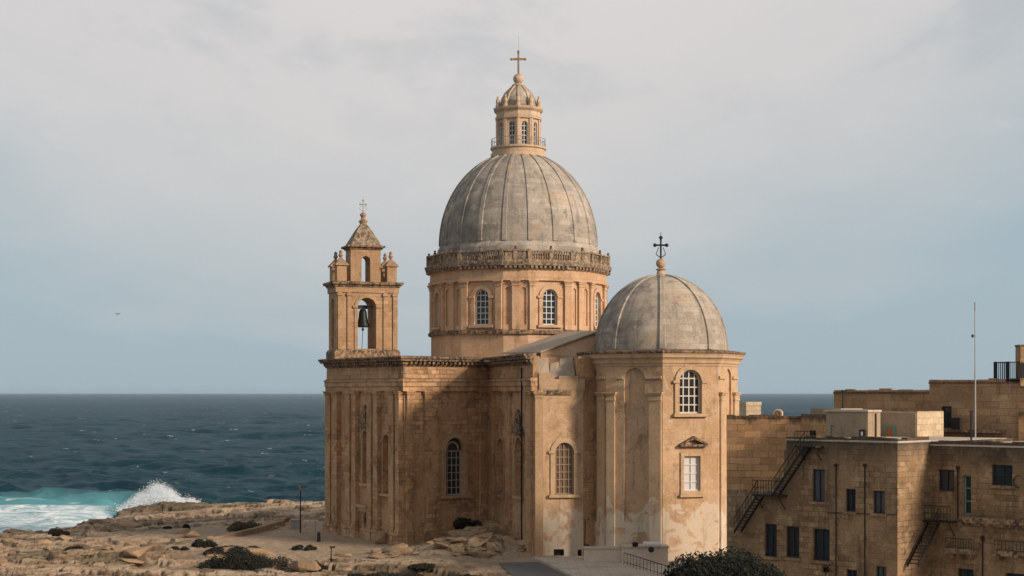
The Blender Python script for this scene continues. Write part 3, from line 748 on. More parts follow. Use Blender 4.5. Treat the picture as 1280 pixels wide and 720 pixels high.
m.strip(fR, [(a0 + .35, zz0 + .2), (c_, zz1 - .28), (a1 - .35, zz0 + .2)], [(a0, zz0 + .2), (c_, zz1), (a1, zz0 + .2)], -.03, .5)
m.box(fR, a0, a1, -.03, .45, zz0, zz0 + .2)
m.build('pediment', 'crust', church)
# wide shallow pilasters and string mouldings
def pil2(f, x0, x1, oo=.2): 
    return pilaster(church, f, f.s(x0), f.s(x1), -.3, 14.95, oo, 'chapel_trim', base=False, cap=.75)
pil2(fL, 759, 769); pil2(fL, 812, 827, .22); pil2(fRR, 899, 904.5); pil2(fRR, 916, 921.5); pil2(fLL, 732, 737); pil2(fLL, 749, 757.5)
for f, xs in ((fL, ((770, 779), (807, 827))), (fRR, ((898, 906), (915, 922))), (fLL, ((731, 739), (747, 757)))):
    for x0, x1 in xs: MB().box(f, f.s(x0), f.s(x1), -.03, .16, 16.15, 16.4).build('string_course', 'chapel_trim', church)
co = [(-.2, 17.3), (.06, 17.3), (.1, 17.5), (.2, 17.55), (.24, 17.8), (.34, 17.95), (.5, 18.05), (.52, 18.2), (.62, 18.4), (-.2, 18.5)]
MB().sweep(ov, co, True).build('chapel_cornice', 'chapel_trim', church)
MB().sweep(ov, [(-.5, 18.3), (.64, 18.405), (.70, 18.5), (.70, 18.64), (-.5, 18.8)], True).build('chapel_cornice_crown', 'crust', church)
def dome_prof(r, z0, hh, rtop, n=28, zbase=None):
    p = [(r, zbase)] if zbase is not None else []
    tmax = math.acos(rtop / r)
    for i in range(n + 1):
        t = tmax * i / n; p.append((r * math.cos(t), z0 + hh * math.sin(t)))
    return p
def rib_mesh(c, prof, ang, w0, w1, o):
    m = MB(); vs = []; n = len(prof)
    u = Vector((math.cos(ang), math.sin(ang))); t = Vector((-u.y, u.x))
    for i, (r, z) in enumerate(prof):
        w = w0 + (w1 - w0) * i / (n - 1)
        a, b = prof[max(0, i - 1)], prof[min(n - 1, i + 1)]; tx, tz = b[0] - a[0], b[1] - a[1]; l = math.hypot(tx, tz); nr, nzz = tz / l, -tx / l
        for sgn, oo in ((-1, -.1), (1, -.1), (.75, o), (-.75, o)):
            q = Vector(c) + u * (r + nr * oo) + t * (w * sgn); vs.append((q.x, q.y, z + nzz * oo))
    fs = [(3, 2, 1, 0), tuple(4 * (n - 1) + i for i in range(4))]
    for i in range(n - 1):
        for j in range(4): fs.append((4 * i + j, 4 * i + (j + 1) % 4, 4 * i + 4 + (j + 1) % 4, 4 * i + 4 + j))
    return m.add(vs, fs)
ZC0 = 18.75
M['dome_c'] = mat_dome('chapel_dome_stone', OC.x, OC.y, ZC0, (.42, .345, .27), (.32, .27, .215), 6)
pr = dome_prof(6.08, ZC0 + .1, 6.95, .6, zbase=ZC0 - .3)
cd = MB().lathe(OC, pr, 64).build('chapel_dome', 'dome_c', church, True)
for k in range(8):
    rib_mesh(OC, pr[1:], R(OA + 45 * k), .34, .16, .14).build('rib', 'dome_c', cd)
fin = [(1.0, 25.35), (1.0, 25.6), (.75, 25.65), (.75, 25.85), (.42, 25.95), (.32, 26.25), (.5, 26.4), (.25, 26.5)]
fi = MB().lathe(OC, fin, 20).ball((OC.x, OC.y, 26.95), .46).build('chapel_finial', 'chapel_trim', church, False)
def iron_cross(c, z0, z1, za, hw, t, par, mat, trefoil=True, name='cross', rz=0.):
    m = MB(); u = Vector((math.cos(rz), math.sin(rz), 0)); c = Vector((c[0], c[1], 0)); Z = Vector((0, 0, 1))
    m.tube(c + Z * z0, c + Z * z1, t, 8); m.tube(c + Z * za - u * hw, c + Z * za + u * hw, t, 8)
    if trefoil:
        for p in (c + Z * z1, c + Z * za - u * hw, c + Z * za + u * hw): m.ball(p, t * 2.1, 8, 6)
        m.tube(c + Z * z1, c + Z * (z1 + .5), t * .35, 5)
        for sg in (-1, 1):
            m.tube(c + Z * (z0 + .15), c + Z * (z0 + .5) + u * sg * .45, t * .5, 5); m.tube(c + Z * (z0 + .5) + u * sg * .45, c + Z * (za - .2) + u * sg * .2, t * .4, 5)
    return m.build(name, mat, par)
iron_cross(OC, 27.3, 29.35, 28.65, .55, .085, fi, 'iron')

# --- main dome on its drum
DC = Vector((.7, 176.)); DR = 9.6; DA = -92
dv = [DC + DR * Vector((math.cos(R(DA + 45 * k + q)), math.sin(R(DA + 45 * k + q)))) for k in range(8) for q in (-7.6, 7.6)]
drum = MB().prism(dv, 17.9, 29.2).build('drum', 'drum', church)
cm = MB(); fall = [Frame(dv[k], dv[(k + 1) % 16]) for k in range(16)]
ft, fc_ = fall[1::2], fall[0::2]; hl, hc = ft[0].L / 2, fc_[0].L / 2
for f in ft: hole(cm, f, hl - .82, hl + .82, 22.0, 25.75, .55)
for f in fc_:
    for sg in (-1, 1): hole(cm, f, hc + sg * .86 - .27, hc + sg * .86 + .27, 22.0, 25.9, .15)
cut(drum, cm)
for f in ft:
    if f.n.y > .45: continue
    surround(church, f, hl - .82, hl + .82, 22.0, 25.75, .40, .14, 'drum')
    arched_window(church, f, hl - .82, hl + .82, 22.0, 25.75, .35, 3, 6, 'white', 'glass', .075, .12)
    for sg in (-1, 1):
        x = hl + sg * 1.98; pilaster(church, f, x - .34, x + .34, 21.5, 26.6, .24, 'drum', base=False)
for f in fc_:
    if f.n.y > .45: continue
    pilaster(church, f, hc - .36, hc + .36, 21.5, 26.6, .24, 'drum', base=False)
MB().sweep(dv, [(-.1, 21.05), (.3, 21.05), (.34, 21.3), (.2, 21.47), (-.1, 21.47)], True).build('drum_base_moulding', 'crust', church)
MB().sweep(dv, [(-.1, 26.61), (.3, 26.61), (.3, 26.9), (.14, 26.95), (.1, 27.7), (.3, 27.8), (-.1, 27.8)], True).build('drum_frieze', 'drum', church)
cor = MB().sweep(dv, [(-.2, 27.8), (.3, 27.8), (.36, 28.05), (.62, 28.15), (.7, 28.45), (.72, 28.58), (-.2, 28.65)], True)
for f in fall:
    for i in range(int(f.L / .5)): cor.box(f, .15 + i * .5, .15 + i * .5 + .25, .32, .58, 27.88, 28.12)
cor.build('drum_cornice', 'balus', church)
bal = MB(); bi = MB()
bal.sweep(dv, [(.18, 28.6), (.5, 28.6), (.5, 28.78), (.18, 28.78)], True)
bal.sweep(dv, [(.16, 29.62), (.54, 29.62), (.54, 29.78), (.16, 29.78)], True)
for f in fall:
    long_ = f.L > 3.5
    for t in ((.05, f.L / 2, f.L - .05) if long_ else (f.L / 2,)):
        bal.box(f, t - .22, t + .22, .18, .5, 28.75, 29.64); bal.box(f, t - .17, t + .17, .22, .48, 29.77, 29.86)
    if not long_: bal.box(f, .2, f.L - .2, .27, .43, 28.76, 29.63)
    n_ = int(f.L / .27)
    for i in range(n_):
        t = (i + .5) * f.L / n_; q = f.P(t, .34, 0)
        bal.lathe(q, [(.05, 28.76), (.09, 29.0), (.045, 29.3), (.08, 29.5), (.05, 29.64)], 6)
bo = bal.build('balustrade', 'balus', church)
for f in fall:
    if f.n.y > .3: continue
    t = f.L / 2; q = f.P(t, .34, 0)
    MB().lathe(q, [(.1, 29.84), (.17, 29.95), (.08, 30.02), (.15, 30.15), (.04, 30.26)], 8).build('finial', 'crust', bo)
ZD = 30.9
M['dome_m'] = mat_dome('main_dome_stone', DC.x, DC.y, ZD, (.40, .34, .275), (.29, .25, .21), 8)
pr = dome_prof(8.68, ZD, 10.4, 2.6, 36, zbase=28.5)
dm = MB().lathe(DC, pr, 96).build('dome', 'dome_m', church, True)
for k in range(20):
    rib_mesh(DC, pr[1:], R(-90 + 8 + 18 * k), .30, .15, .10).build('rib', 'dome_m', dm)
MB().lathe(DC, [(8.7, 28.7), (8.92, 28.7), (8.92, 30.3), (8.8, 30.6), (8.6, 30.9)], 96).build('dome_base', 'dome_m', dm)
# lantern
LZ = 40.75
la = MB().lathe(DC, [(2.95, LZ - .35), (3.05, LZ), (3.05, LZ + .35), (2.9, LZ + .4), (2.9, LZ + .75), (3.08, LZ + .85), (3.08, LZ + 1.05), (2.2, LZ + 1.08)], 40).build('lantern_base', 'lantern', church)
lr = MB(); zr = LZ + 1.05
for k in range(40):
    a = 2 * math.pi * k / 40; b = 2 * math.pi * (k + 1) / 40
    p, q = (DC.x + 2.98 * math.cos(a), DC.y + 2.98 * math.sin(a)), (DC.x + 2.98 * math.cos(b), DC.y + 2.98 * math.sin(b))
    lr.tube((*p, zr), (*p, zr + .9), .02, 4); lr.tube((*p, zr + .9), (*q, zr + .9), .025, 4); lr.tube((*p, zr + .5), (*q, zr + .5), .015, 4)
lr.build('lantern_railing', 'steel', la)
lv = [DC + 2.42 * Vector((math.cos(R(-91 + 36 * k)), math.sin(R(-91 + 36 * k)))) for k in range(10)]
lb = MB().prism(lv, LZ + .9, 46.0).build('lantern', 'lantern', church)
lf = [Frame(lv[k], lv[(k + 1) % 10]) for k in range(10)]; hl2 = lf[0].L / 2
cm = MB()
# window centres as in the photograph sit between the corner strips
for f in lf: hole(cm, f, hl2 - .36, hl2 + .36, LZ + 1.15, 44.45, .4)
cut(lb, cm)
for f in lf:
    if f.n.y < .35: arched_window(church, f, hl2 - .36, hl2 + .36, LZ + 1.15, 44.45, .28, 2, 5, 'white', 'glass', .06, .08)
    MB().box(f, -.1, .22, -.05, .12, LZ + 1.0, 44.9).box(f, f.L - .22, f.L + .02, -.05, .118, LZ + 1.0, 44.9).build('corner_strip', 'lantern', lb)
MB().sweep(lv, [(-.1, 44.8), (.2, 44.8), (.24, 45.0), (.1, 45.1), (.08, 45.6), (.2, 45.7), (.36, 45.85), (.42, 46.05), (-.1, 46.2)], True).build('lantern_cornice', 'lantern', lb)
pr2 = [(2.05, 46.1), (2.02, 46.5), (1.85, 47.1), (1.5, 47.75), (1.0, 48.25), (.62, 48.6), (.55, 48.75)]
ld = MB().lathe(DC, pr2, 40).build('lantern_dome', 'dome_m', church, True)
for k in range(10): rib_mesh(DC, pr2, R(-91 + 36 * k), .12, .08, .1).build('rib', 'lantern', ld)
for k in range(10):
    a = R(-91 + 36 * k); c = DC + 2.35 * Vector((math.cos(a), math.sin(a)))
    MB().lathe(c, [(.26, 46.1), (.26, 46.4), (.16, 46.45), (.24, 46.7), (.2, 47.0), (.1, 47.1), (.14, 47.25), (.04, 47.4)], 10).build('finial', 'lantern', ld)
lt = MB().lathe(DC, [(.62, 48.6), (.72, 48.75), (.5, 48.85), (.34, 49.0)], 20).ball((DC.x, DC.y, 49.42), .58, 20, 12).build('lantern_finial', 'lantern', church, True)
cr = MB(); c3 = Vector((DC.x, DC.y, 0)); 
for a, b in (((-.12, 49.9), (.12, 52.35)),): cr.cube((DC.x, DC.y, 51.15), .22, .22, 2.5)
cr.cube((DC.x - .42, DC.y, 51.6), .62, .2, .2); cr.cube((DC.x + .42, DC.y, 51.6), .62, .2, .2)
for p in ((-.76, 51.6), (.76, 51.6), (0, 52.42)): cr.ball((DC.x + p[0], DC.y, p[1]), .15, 8, 6)
cr.build('cross', 'balus', lt)
MB().tube((DC.x + .05, DC.y + .1, 50), (DC.x + .05, DC.y + .1, 54.1), .025, 5).build('lightning_rod', 'steel', lt)

# --- belfry
bd = Vector((.94, .34)); bd.normalize(); bn = Vector((bd.y, -bd.x)); bc = Vector((-16.0, 172.))
def bframe(hw, hd): return Frame(bc - bd * hw + bn * hd, bc + bd * hw + bn * hd)
def brect(hw, hd): return [bc - bd * hw + bn * hd, bc + bd * hw + bn * hd, bc + bd * hw - bn * hd, bc - bd * hw - bn * hd]
fb = bframe(3.35, 1.75)
bt = MB().prism(brect(3.35, 1.75), 18.2, 26.2).build('belfry', 'belfry', church)
fbl = Frame(brect(3.35, 1.75)[3], brect(3.35, 1.75)[0])
cm = MB()
s0, s1, z0, z1 = fb.rect(447, 470, 372, 436)
cm.ext(fb, arch((s0 + s1) / 2, (s1 - s0) / 2, z0, z1), -4.5, 1)
hole(cm, fbl, fbl.L / 2 - .5, fbl.L / 2 + .5, 19.7, 25.0, .35)
cut(bt, cm); BELL = (fb, s0, s1, z0, z1)
surround(bt, fb, s0, s1, z0, z1, .35, .1, 'belfry', sill=False, name='arch_surround')
for a, b in ((.12, .55), (1.15, 1.6), (fb.L - 1.6, fb.L - 1.15), (fb.L - .55, fb.L - .12)):
    MB().box(fb, a, b, -.05, .14, 19.5, 25.6).box(fb, a - .08, b + .08, -.05, .24, 25.2, 25.45).build('pilaster', 'belfry', bt)
br4 = brect(3.35, 1.75)
MB().sweep(br4, [(-.1, 18.3), (.25, 18.3), (.25, 19.2), (.12, 19.45), (-.1, 19.45)], True).build('belfry_plinth', 'crust', bt)
MB().sweep(br4, [(-.1, 25.55), (.12, 25.55), (.14, 26.1), (-.1, 26.12)], True).build('belfry_frieze', 'belfry', bt)
MB().sweep(br4, [(-2., 26.13), (.2, 26.13), (.3, 26.35), (.5, 26.42), (.55, 26.7), (-2., 26.8)], True).build('belfry_cornice', 'crust', bt)
fu = bframe(1.65, 1.1)
up = MB().prism(brect(1.65, 1.1), 26.6, 30.4).build('belfry_upper_stage', 'belfry', church)
cm = MB(); us0, us1, uz0, uz1 = fu.rect(452, 463, 320, 352)
cm.ext(fu, arch((us0 + us1) / 2, (us1 - us0) / 2, uz0, uz1), -4, 1); cut(up, cm)
m = MB()
for sg in (-1, 1):                                      # little scroll buttresses
    c = fu.L / 2 + sg * 1.65
    m.ext(fu, [(c, 26.75), (c + sg * 1.0, 26.75), (c + sg * .85, 27.1), (c + sg * .35, 27.6), (c + sg * .12, 28.4), (c, 28.6)], -1.5, -.5)
m.build('scroll_buttress', 'belfry', up)
MB().sweep(brect(1.65, 1.1), [(-.1, 30.2), (.1, 30.2), (.2, 30.35), (.42, 30.45), (.42, 30.62), (-.1, 30.7)], True).build('upper_cornice', 'crust', up)
m = MB(); lev = [(1.75, 1.35, 30.62), (1.3, 1.0, 31.4), (.85, .7, 32.2), (.5, .42, 32.75), (.3, .3, 33.0)]
vs = []
for hw, hd, z in lev: vs += [(p.x, p.y, z) for p in brect(hw, hd)]
fs = [(3, 2, 1, 0), tuple(16 + i for i in range(4))]
for k in range(4):
    for j in range(4): fs.append((4 * k + j, 4 * k + (j + 1) % 4, 4 * k + 4 + (j + 1) % 4, 4 * k + 4 + j))
m.add(vs, fs); br_o = m.build('belfry_roof', 'balus', church)
MB().lathe(bc, [(.3, 32.9), (.42, 33.2), (.5, 33.35), (.3, 33.5), (.2, 33.7), (.34, 33.95), (.34, 34.1), (.12, 34.3)], 12).build('belfry_finial', 'belfry', br_o)
iron_cross(bc, 34.2, 35.6, 35.15, .32, .05, br_o, 'steel', True, 'cross', math.atan2(bd.y, bd.x))
for sx, sy in ((-1, 1), (-1, -1), (1, 1), (1, -1)):
    c = bc + bd * sx * 2.75 + bn * sy * 1.15
    m = MB(); rz = math.atan2(bd.y, bd.x)
    m.cube((c.x, c.y, 27.55), 1.05, 1.05, 1.8, rz); m.cube((c.x, c.y, 28.5), 1.4, 1.4, .16, rz)
    m.lathe(c, [(.92, 28.58), (.5, 28.95), (.2, 29.2), (.12, 29.3)], 4, rz + math.pi / 4)
    m.lathe(c, [(.12, 29.28), (.27, 29.5), (.15, 29.75), (.2, 29.9), (.03, 30.1)], 10)
    m.build('pinnacle', 'belfry', church)
# bell hanging in the arch: its own thing
fb, s0, s1, z0, z1 = BELL
bp = Vector(fb.P((s0 + s1) / 2 - .1, -1.3, 0)); zt = z1 - .9
bell = thing('church_bell', (bp.x, bp.y, zt - 2.6), 'dark bronze bell hanging in the open arch of the belfry', 'bell')
MB().lathe(bp, [(.05, zt - .25), (.3, zt - .3), (.42, zt - .6), (.47, zt - 1.2), (.58, zt - 1.7), (.82, zt - 2.15), (.78, zt - 2.2), (.5, zt - 1.7), (.05, zt - .5)], 24, cap=False).build('bell_body', 'bell', bell, True)
MB().cube((bp.x, bp.y, zt - .05), 1.0, .3, .4, math.atan2(bd.y, bd.x)).build('headstock', 'darkwood', bell)
MB().tube(fb.P(s0 - .2, -1.3, zt), fb.P(s1 + .2, -1.3, zt), .05).build('axle', 'iron', bell)
MB().tube((bp.x, bp.y, zt - 1.0), (bp.x, bp.y, zt - 2.5), .06).ball((bp.x, bp.y, zt - 2.45), .14, 8, 6).tube((bp.x, bp.y, zt - 2.5), (bp.x - .1, bp.y, z0), .03).build('clapper', 'iron', bell)

# ------------------------------------------------------------------ forecourt: paving, road, boxes, rails
pv = [(2.6, 141.6), (1.9, 144.4), (8.0, 145.0), (14, 141), (22, 137), (20, 124), (6.2, 124), (4.6, 131)]
tag(MB().prism(pv, -.3, .10).build('pavement', 'paving'), 'pale stone terrace in front of the chapel', 'pavement', kind='structure')
tag(MB().add([(-1.2, 140.5, -.02), (2.4, 141.2, -.02), (4.4, 131, -.02), (6.0, 123.5, -.02), (1, 123, -.02)], [(0, 1, 2, 3, 4)]).build('road', 'asphalt', recalc=False), 'worn grey lane beside the terrace', 'road', kind='structure')
def low_block(px0, px1, y0, y1, Y, dep, name, mat, label, cat, cap=True):
    a, b = W(px0, y1, Y), W(px1, y1, Y); f = Frame(a.xy, b.xy); zt = W(px0, y0, Y).z
    t = thing(name, (a.x, a.y, .1), label, cat)
    MB().box(f, 0, f.L, -dep, 0, .05, zt - .12).build('wall', mat, t)
    MB().box(f, -.08, f.L + .08, -dep - .08, .08, zt - .12, zt).build('coping', 'paving', t)
    return t, f, zt
t1 = low_block(731, 779, 685, 699, 140.2, 1.6, 'stone_planter', 'whitewash', 'low stained white box wall left of the iron railing below the chapel', 'planter')
t2 = low_block(778, 835, 683, 705, 138.9, 2.2, 'stair_wall', 'whitewash', 'taller clean whitewashed wall behind the sloping iron railing', 'wall')
cyl = thing('white_tank', (W(815, 684, 138).x, 138.2, 1.6), 'white horizontal tank lying on the whitewashed wall under the chapel', 'tank')
q0, q1 = W(804, 680.5, 137.8), W(826, 680.5, 137.8)
MB().tube(q0, q1, .24, 16).build('tank_body', 'white', cyl, False)
MB().cube((q0.x + .2, q0.y, q0.z - .27), .14, .4, .12).cube((q1.x - .2, q1.y, q1.z - .27), .14, .4, .12).build('bracket', 'concrete', cyl)
MB().tube(W(814, 687, 136.6), W(814, 687, 137.), .26, 14).build('pipe_flange', 'iron', cyl)
m = MB(); rl = thing('iron_railing', (W(781, 700, 134).x, 134, .1), 'black iron railing sloping down in front of the whitewashed wall', 'railing')
pts = [W(780, 691, 134), W(800, 697, 131.5), W(822, 704, 129.5), W(846, 711, 127), W(858, 716, 126)]
for a, b in zip(pts[:-1], pts[1:]): m.tube(a, b, .035); m.tube(a - Vector((0, 0, .75)), b - Vector((0, 0, .75)), .025)
m.build('handrail', 'iron', rl); m = MB()
for a, b in zip(pts[:-1], pts[1:]):
    for i in range(5):
        p = a.lerp(b, i / 5); m.tube(p, p - Vector((0, 0, 1.0)), .022, 5)
m.build('baluster', 'iron', rl); rl.children[-1]['kind'] = 'stuff'
tag(MB().tube(W(731, 686, 142.5), W(731.5, 649, 142.5), .05).cube(W(733, 684, 142.4), .5, .4, .45).build('iron_post', 'iron'), 'thin black iron post standing beside the stained planter wall', 'post')
tag(MB().lathe(W(794, 684, 138.).xy, [(.1, 1.6), (.24, 1.65), (.28, 1.95), (.2, 2.02)], 12).build('dark_pot', 'iron'), 'small dark pot on the whitewashed wall beside the tank', 'pot')

# ------------------------------------------------------------------ houses on the right
def house_window(par, f, x0, x1, y0, y1, frame='darkwood', pane='glass', sill=True, nx=2, ny=1, dep=.25):
    s0, s1, z0, z1 = f.rect(x0, x1, y0, y1)
    w = arched_window(par, f, s0, s1, z0, z1, dep, nx, ny, frame, pane, .07, .08, arched=False)
    if sill: MB().box(f, s0 - .15, s1 + .15, -.02, .16, z0 - .18, z0 - .002).build('sill', 'house', w)
    return (s0, s1, z0, z1)
wd, wn = Vector((.72, -.69)), Vector((.69, .72)); wd.normalize(); wn.normalize()
K = Vector((25.3, 105.)); E = Vector((28.2, 107.9))
fh = Frame(K - wd * 13.65, K); sM = fh.s(983)
Mx = Vector(fh.P(sM, 0, 0)[:2])
h1 = thing('stone_house', (Mx.x, Mx.y, 0), 'nearer block stone house with a corner in sunlight and a stair up its left end', 'house')
zr = 11.6
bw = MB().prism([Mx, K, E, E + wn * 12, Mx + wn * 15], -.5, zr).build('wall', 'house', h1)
wins1 = [(1015.5, 1031, 587, 627), (1057, 1069.5, 611, 639.5), (1091.5, 1106, 613.5, 642), (1016.5, 1037, 661, 701), (1058, 1071, 712, 728), (1095, 1108, 708, 728), (982, 999, 658, 697)]
cm = MB()
for w in wins1: hole(cm, fh, *fh.rect(*w), .5, False)
cut(bw, cm)
for i, w in enumerate(wins1): house_window(h1, fh, *w, pane=('curtain', 'glass', 'curtain', 'glass', 'glass', 'curtain', 'glass')[i])
MB().sweep([Mx, K, E], [(-.35, zr), (.05, zr), (.07, zr + .12), (-.35, zr + .14)]).build('parapet_coping', 'paleroof', h1)
MB().prism([Mx + wn * .4, K - wd * .4 + wn * .4, E + wn * 11, Mx + wn * 14.5], zr, zr + .03).build('roof', 'paleroof', h1)
for px, y0 in ((1046, 583), (1082, 583)):
    s = fh.s(px); zt = fh.z(px, y0)
    MB().tube(fh.P(s, .1, 0), fh.P(s, .1, zt), .045).cube((*fh.P(s, .12, 0)[:2], zt + .08), .2, .2, .2).build('drainpipe', 'rust_iron', h1)
MB().tube(fh.P(fh.s(1035), .05, fh.z(1035, 641)), fh.P(fh.L, .05, fh.z(1122, 643)), .025, 5).build('cable', 'iron', h1)
# stepped flank and low annex
an = thing('stone_annex', tuple(fh.P(0, 0, 0)), 'low block stone annex between the chapel and the taller house', 'annex')
za = fh.z(940, 617)
aw = MB().prism([fh.P(.0, 0, 0)[:2], fh.P(sM - .01, 0, 0)[:2], fh.P(sM - .01, -7, 0)[:2], fh.P(0, -7, 0)[:2]], -.5, za).build('wall', 'house', an)
cm = MB()
for w in ((956, 971, 655, 696),): hole(cm, fh, *fh.rect(*w), .5, False)
cut(aw, cm)
house_window(an, fh, 956, 971, 655, 696)
an_cop = (an, fh, za)
s_a, s_b = fh.s(958), sM - .02
MB().box(fh, s_a, s_b, -2.2, -1.0, za - .05, fh.z(968, 598)).box(fh, fh.s(971), s_b, -2.15, -.9, za, fh.z(975, 563)).build('stair_flank', 'house', an)

# second house, set back on the right
f2 = Frame(E + wn * .02, E + wd * 14); zr2 = 11.34
h2 = thing('stone_house', (E.x, E.y, 0), 'right hand block stone house with dark weathered upper wall and iron balconies', 'house')
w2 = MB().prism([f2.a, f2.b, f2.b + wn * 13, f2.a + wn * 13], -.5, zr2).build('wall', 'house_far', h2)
wins2 = [(1173, 1193, 587, 614), (1204.5, 1214, 594, 643), (1240, 1265.5, 581, 607), (1148, 1163, 705, 728), (1197, 1217, 711, 728), (1257, 1285, 717, 730)]
cm = MB()
wins2 = wins2[:3] + wins2[4:]
for w in wins2: hole(cm, f2, *f2.rect(*w), .5, False)
cut(w2, cm)
house_window(h2, f2, *wins2[0], nx=2, sill=False); house_window(h2, f2, *wins2[1], 'teal', 'glass', False, 1, 3); house_window(h2, f2, *wins2[2], nx=2, ny=2)
house_window(h2, f2, *wins2[3], sill=False); house_window(h2, f2, *wins2[4], sill=False)
MB().sweep([f2.a, f2.b], [(-.35, zr2), (.05, zr2), (.07, zr2 + .12), (-.35, zr2 + .14)]).build('parapet_coping', 'paleroof', h2)
MB().prism([f2.a + wn * .4, f2.b + wn * .4, f2.b + wn * 12.8, f2.a + wn * 12.8], zr2, zr2 + .03).build('roof', 'paleroof', h2)
s0, s1, z0, z1 = f2.rect(1200, 1300, 648, 655)
MB().box(f2, s0, s1, -.02, .35, z0, z1).box(f2, s0, s1, -.02, .2, z0 - .18, z0 - .002).build('string_course', 'crust', h2)
# small balconies with iron rails
for x0, x1, y in ((1186, 1223, 689), (1247, 1300, 693)):
    s0, s1, z0, z1 = f2.rect(x0, x1, y - 4, y + 5)
    b_ = MB().box(f2, s0, s1, -.02, .6, z0 + .12, z1).box(f2, s0 + .3, s0 + .5, -.02, .4, z0 - .2, z0 + .118).box(f2, s1 - .5, s1 - .3, -.02, .4, z0 - .2, z0 + .118).build('balcony', 'crust', h2)
    m = MB()
    for i in range(12):
        t = s0 + .05 + (s1 - s0 - .1) * i / 11; m.tube(f2.P(t, .55, z1), f2.P(t, .55, z1 + .65), .015, 4)
    m.tube(f2.P(s0, .55, z1 + .65), f2.P(s1, .55, z1 + .65), .025, 5); m.build('balcony_rail', 'rust_iron', b_)
for px, y0, y1 in ((1198, 585, 649), (1229, 672, 740)):
    s = f2.s(px); MB().tube(f2.P(s, .1, f2.z(px, y1)), f2.P(s, .1, f2.z(px, y0)), .045).cube((*f2.P(s, .1, 0)[:2], f2.z(px, y0)), .2, .2, .22).build('drainpipe', 'rust_iron', h2)
s = f2.s(1275); zc = f2.z(1275, 602)
m = MB(); 
for i in range(8):
    a, b = R(90 + i * 22.5), R(90 + (i + 1) * 22.5)
    m.tube(f2.P(s + .4 * math.cos(a), .08, zc + .4 * math.sin(a)), f2.P(s + .4 * math.cos(b), .08, zc + .4 * math.sin(b)), .03, 5)
m.build('cable_loop', 'iron', h2)

# uneven coping stones along the parapets
def coping(par, f, z, mat, seed, s0=0., s1=None, out=.07):
    q = random.Random(seed); m = MB(); t = s0; s1 = f.L if s1 is None else s1
    while t < s1 - .2:
        w = min(q.uniform(.5, 1.1), s1 - t); h = q.choice((.12, .16, .2, .24)) + q.uniform(-.02, .02)
        m.box(f, t + .012, t + w - .012, -.38 + q.uniform(-.03, .03), out + q.uniform(-.05, .03), z - .02 + q.uniform(-.01, .01), z + h); t += w
    m.build('coping', mat, par)
coping(an, fh, za, 'house', 5, 0, sM - .05); coping(h1, fh, zr + .13, 'house', 1, sM); coping(h1, Frame(K, E), zr + .13, 'house', 2); coping(h2, f2, zr2 + .13, 'house_far', 3)
# iron stairs
def iron_stair(name, label, f, flights, landings, o0=.15, o1=1.0, fland=None):
    fmain = f
    p = f.P(f.s(flights[0][0]), .6, f.z(flights[0][0], flights[0][1]))
    t = thing(name, p, label, 'stairs')
    for (x0, y0, x1, y1) in flights:
        sa, za_, sb, zb_ = f.s(x0), f.z(x0, y0), f.s(x1), f.z(x1, y1)
        for o in (o0, o1):
            m = MB(); m.hexa([f.P(sa, o - .03, za_ - .14), f.P(sb, o - .03, zb_ - .14), f.P(sb, o + .03, zb_ - .14), f.P(sa, o + .03, za_ - .14),
                              f.P(sa, o - .03, za_ + .12), f.P(sb, o - .03, zb_ + .12), f.P(sb, o + .03, zb_ + .12), f.P(sa, o + .03, za_ + .12)])
            m.build('stringer', 'rust_iron', t)
        nst = max(3, int((zb_ - za_) / .22))
        for i in range(nst):
            k = (i + .5) / nst; s_ = sa + (sb - sa) * k; z_ = za_ + (zb_ - za_) * k
            MB().box(f, s_ - .13, s_ + .13, o0 + .03, o1 - .03, z_, z_ + .035).build('tread', 'rust_iron', t)
        m = MB(); m.tube(f.P(sa, o1, za_ + 1.0), f.P(sb, o1, zb_ + 1.0), .028, 5); m.tube(f.P(sa, o1, za_ + .55), f.P(sb, o1, zb_ + .55), .018, 5)
        for i in range(9):
            k = i / 8; s_ = sa + (sb - sa) * k; z_ = za_ + (zb_ - za_) * k; m.tube(f.P(s_, o1, z_), f.P(s_, o1, z_ + 1.0), .016, 4)
        m.build('stair_rail', 'rust_iron', t)
    f = fland or f
    for (x0, x1, y, rail) in landings:
        sa, sb, z_ = f.s(x0), f.s(x1), f.z((x0 + x1) / 2, y)
        MB().box(f, sa, sb, .02, o1 + .05, z_ - .1, z_).tube(f.P(sa + .2, .9, z_ - .1), f.P(sa + .2, .05, z_ - 1.0), .04, 5).tube(f.P(sb - .2, .9, z_ - .1), f.P(sb - .2, .05, z_ - 1.0), .04, 5).build('landing', 'rust_iron', t)
        if rail:
            m = MB(); m.tube(f.P(sa, o1, z_ + 1.0), f.P(sb, o1, z_ + 1.0), .028, 5); m.tube(f.P(sa, o1, z_ + .5), f.P(sb, o1, z_ + .5), .018, 5)
            nn = max(2, int((sb - sa) / .22))
            for i in range(nn + 1):
                s_ = sa + (sb - sa) * i / nn; m.tube(f.P(s_, o1, z_), f.P(s_, o1, z_ + 1.0), .016, 4)
            m.build('landing_rail', 'rust_iron', t)
    return t
fe = iron_stair('fire_escape', 'long black iron fire escape climbing from the annex to the roof', fh, [(928, 664, 957, 618), (975, 619, 1016, 558)], [(951, 985, 618, True), (1004, 1030, 557, True)])
fl2 = iron_stair('fire_escape', 'short rusty black iron stair climbing to a landing on the right hand house', Frame(K, E), [(1131, 706, 1157, 653)], [(1158, 1197, 650, True)], .2, 1.0, f2)
m = MB()
for i in range(2): pass

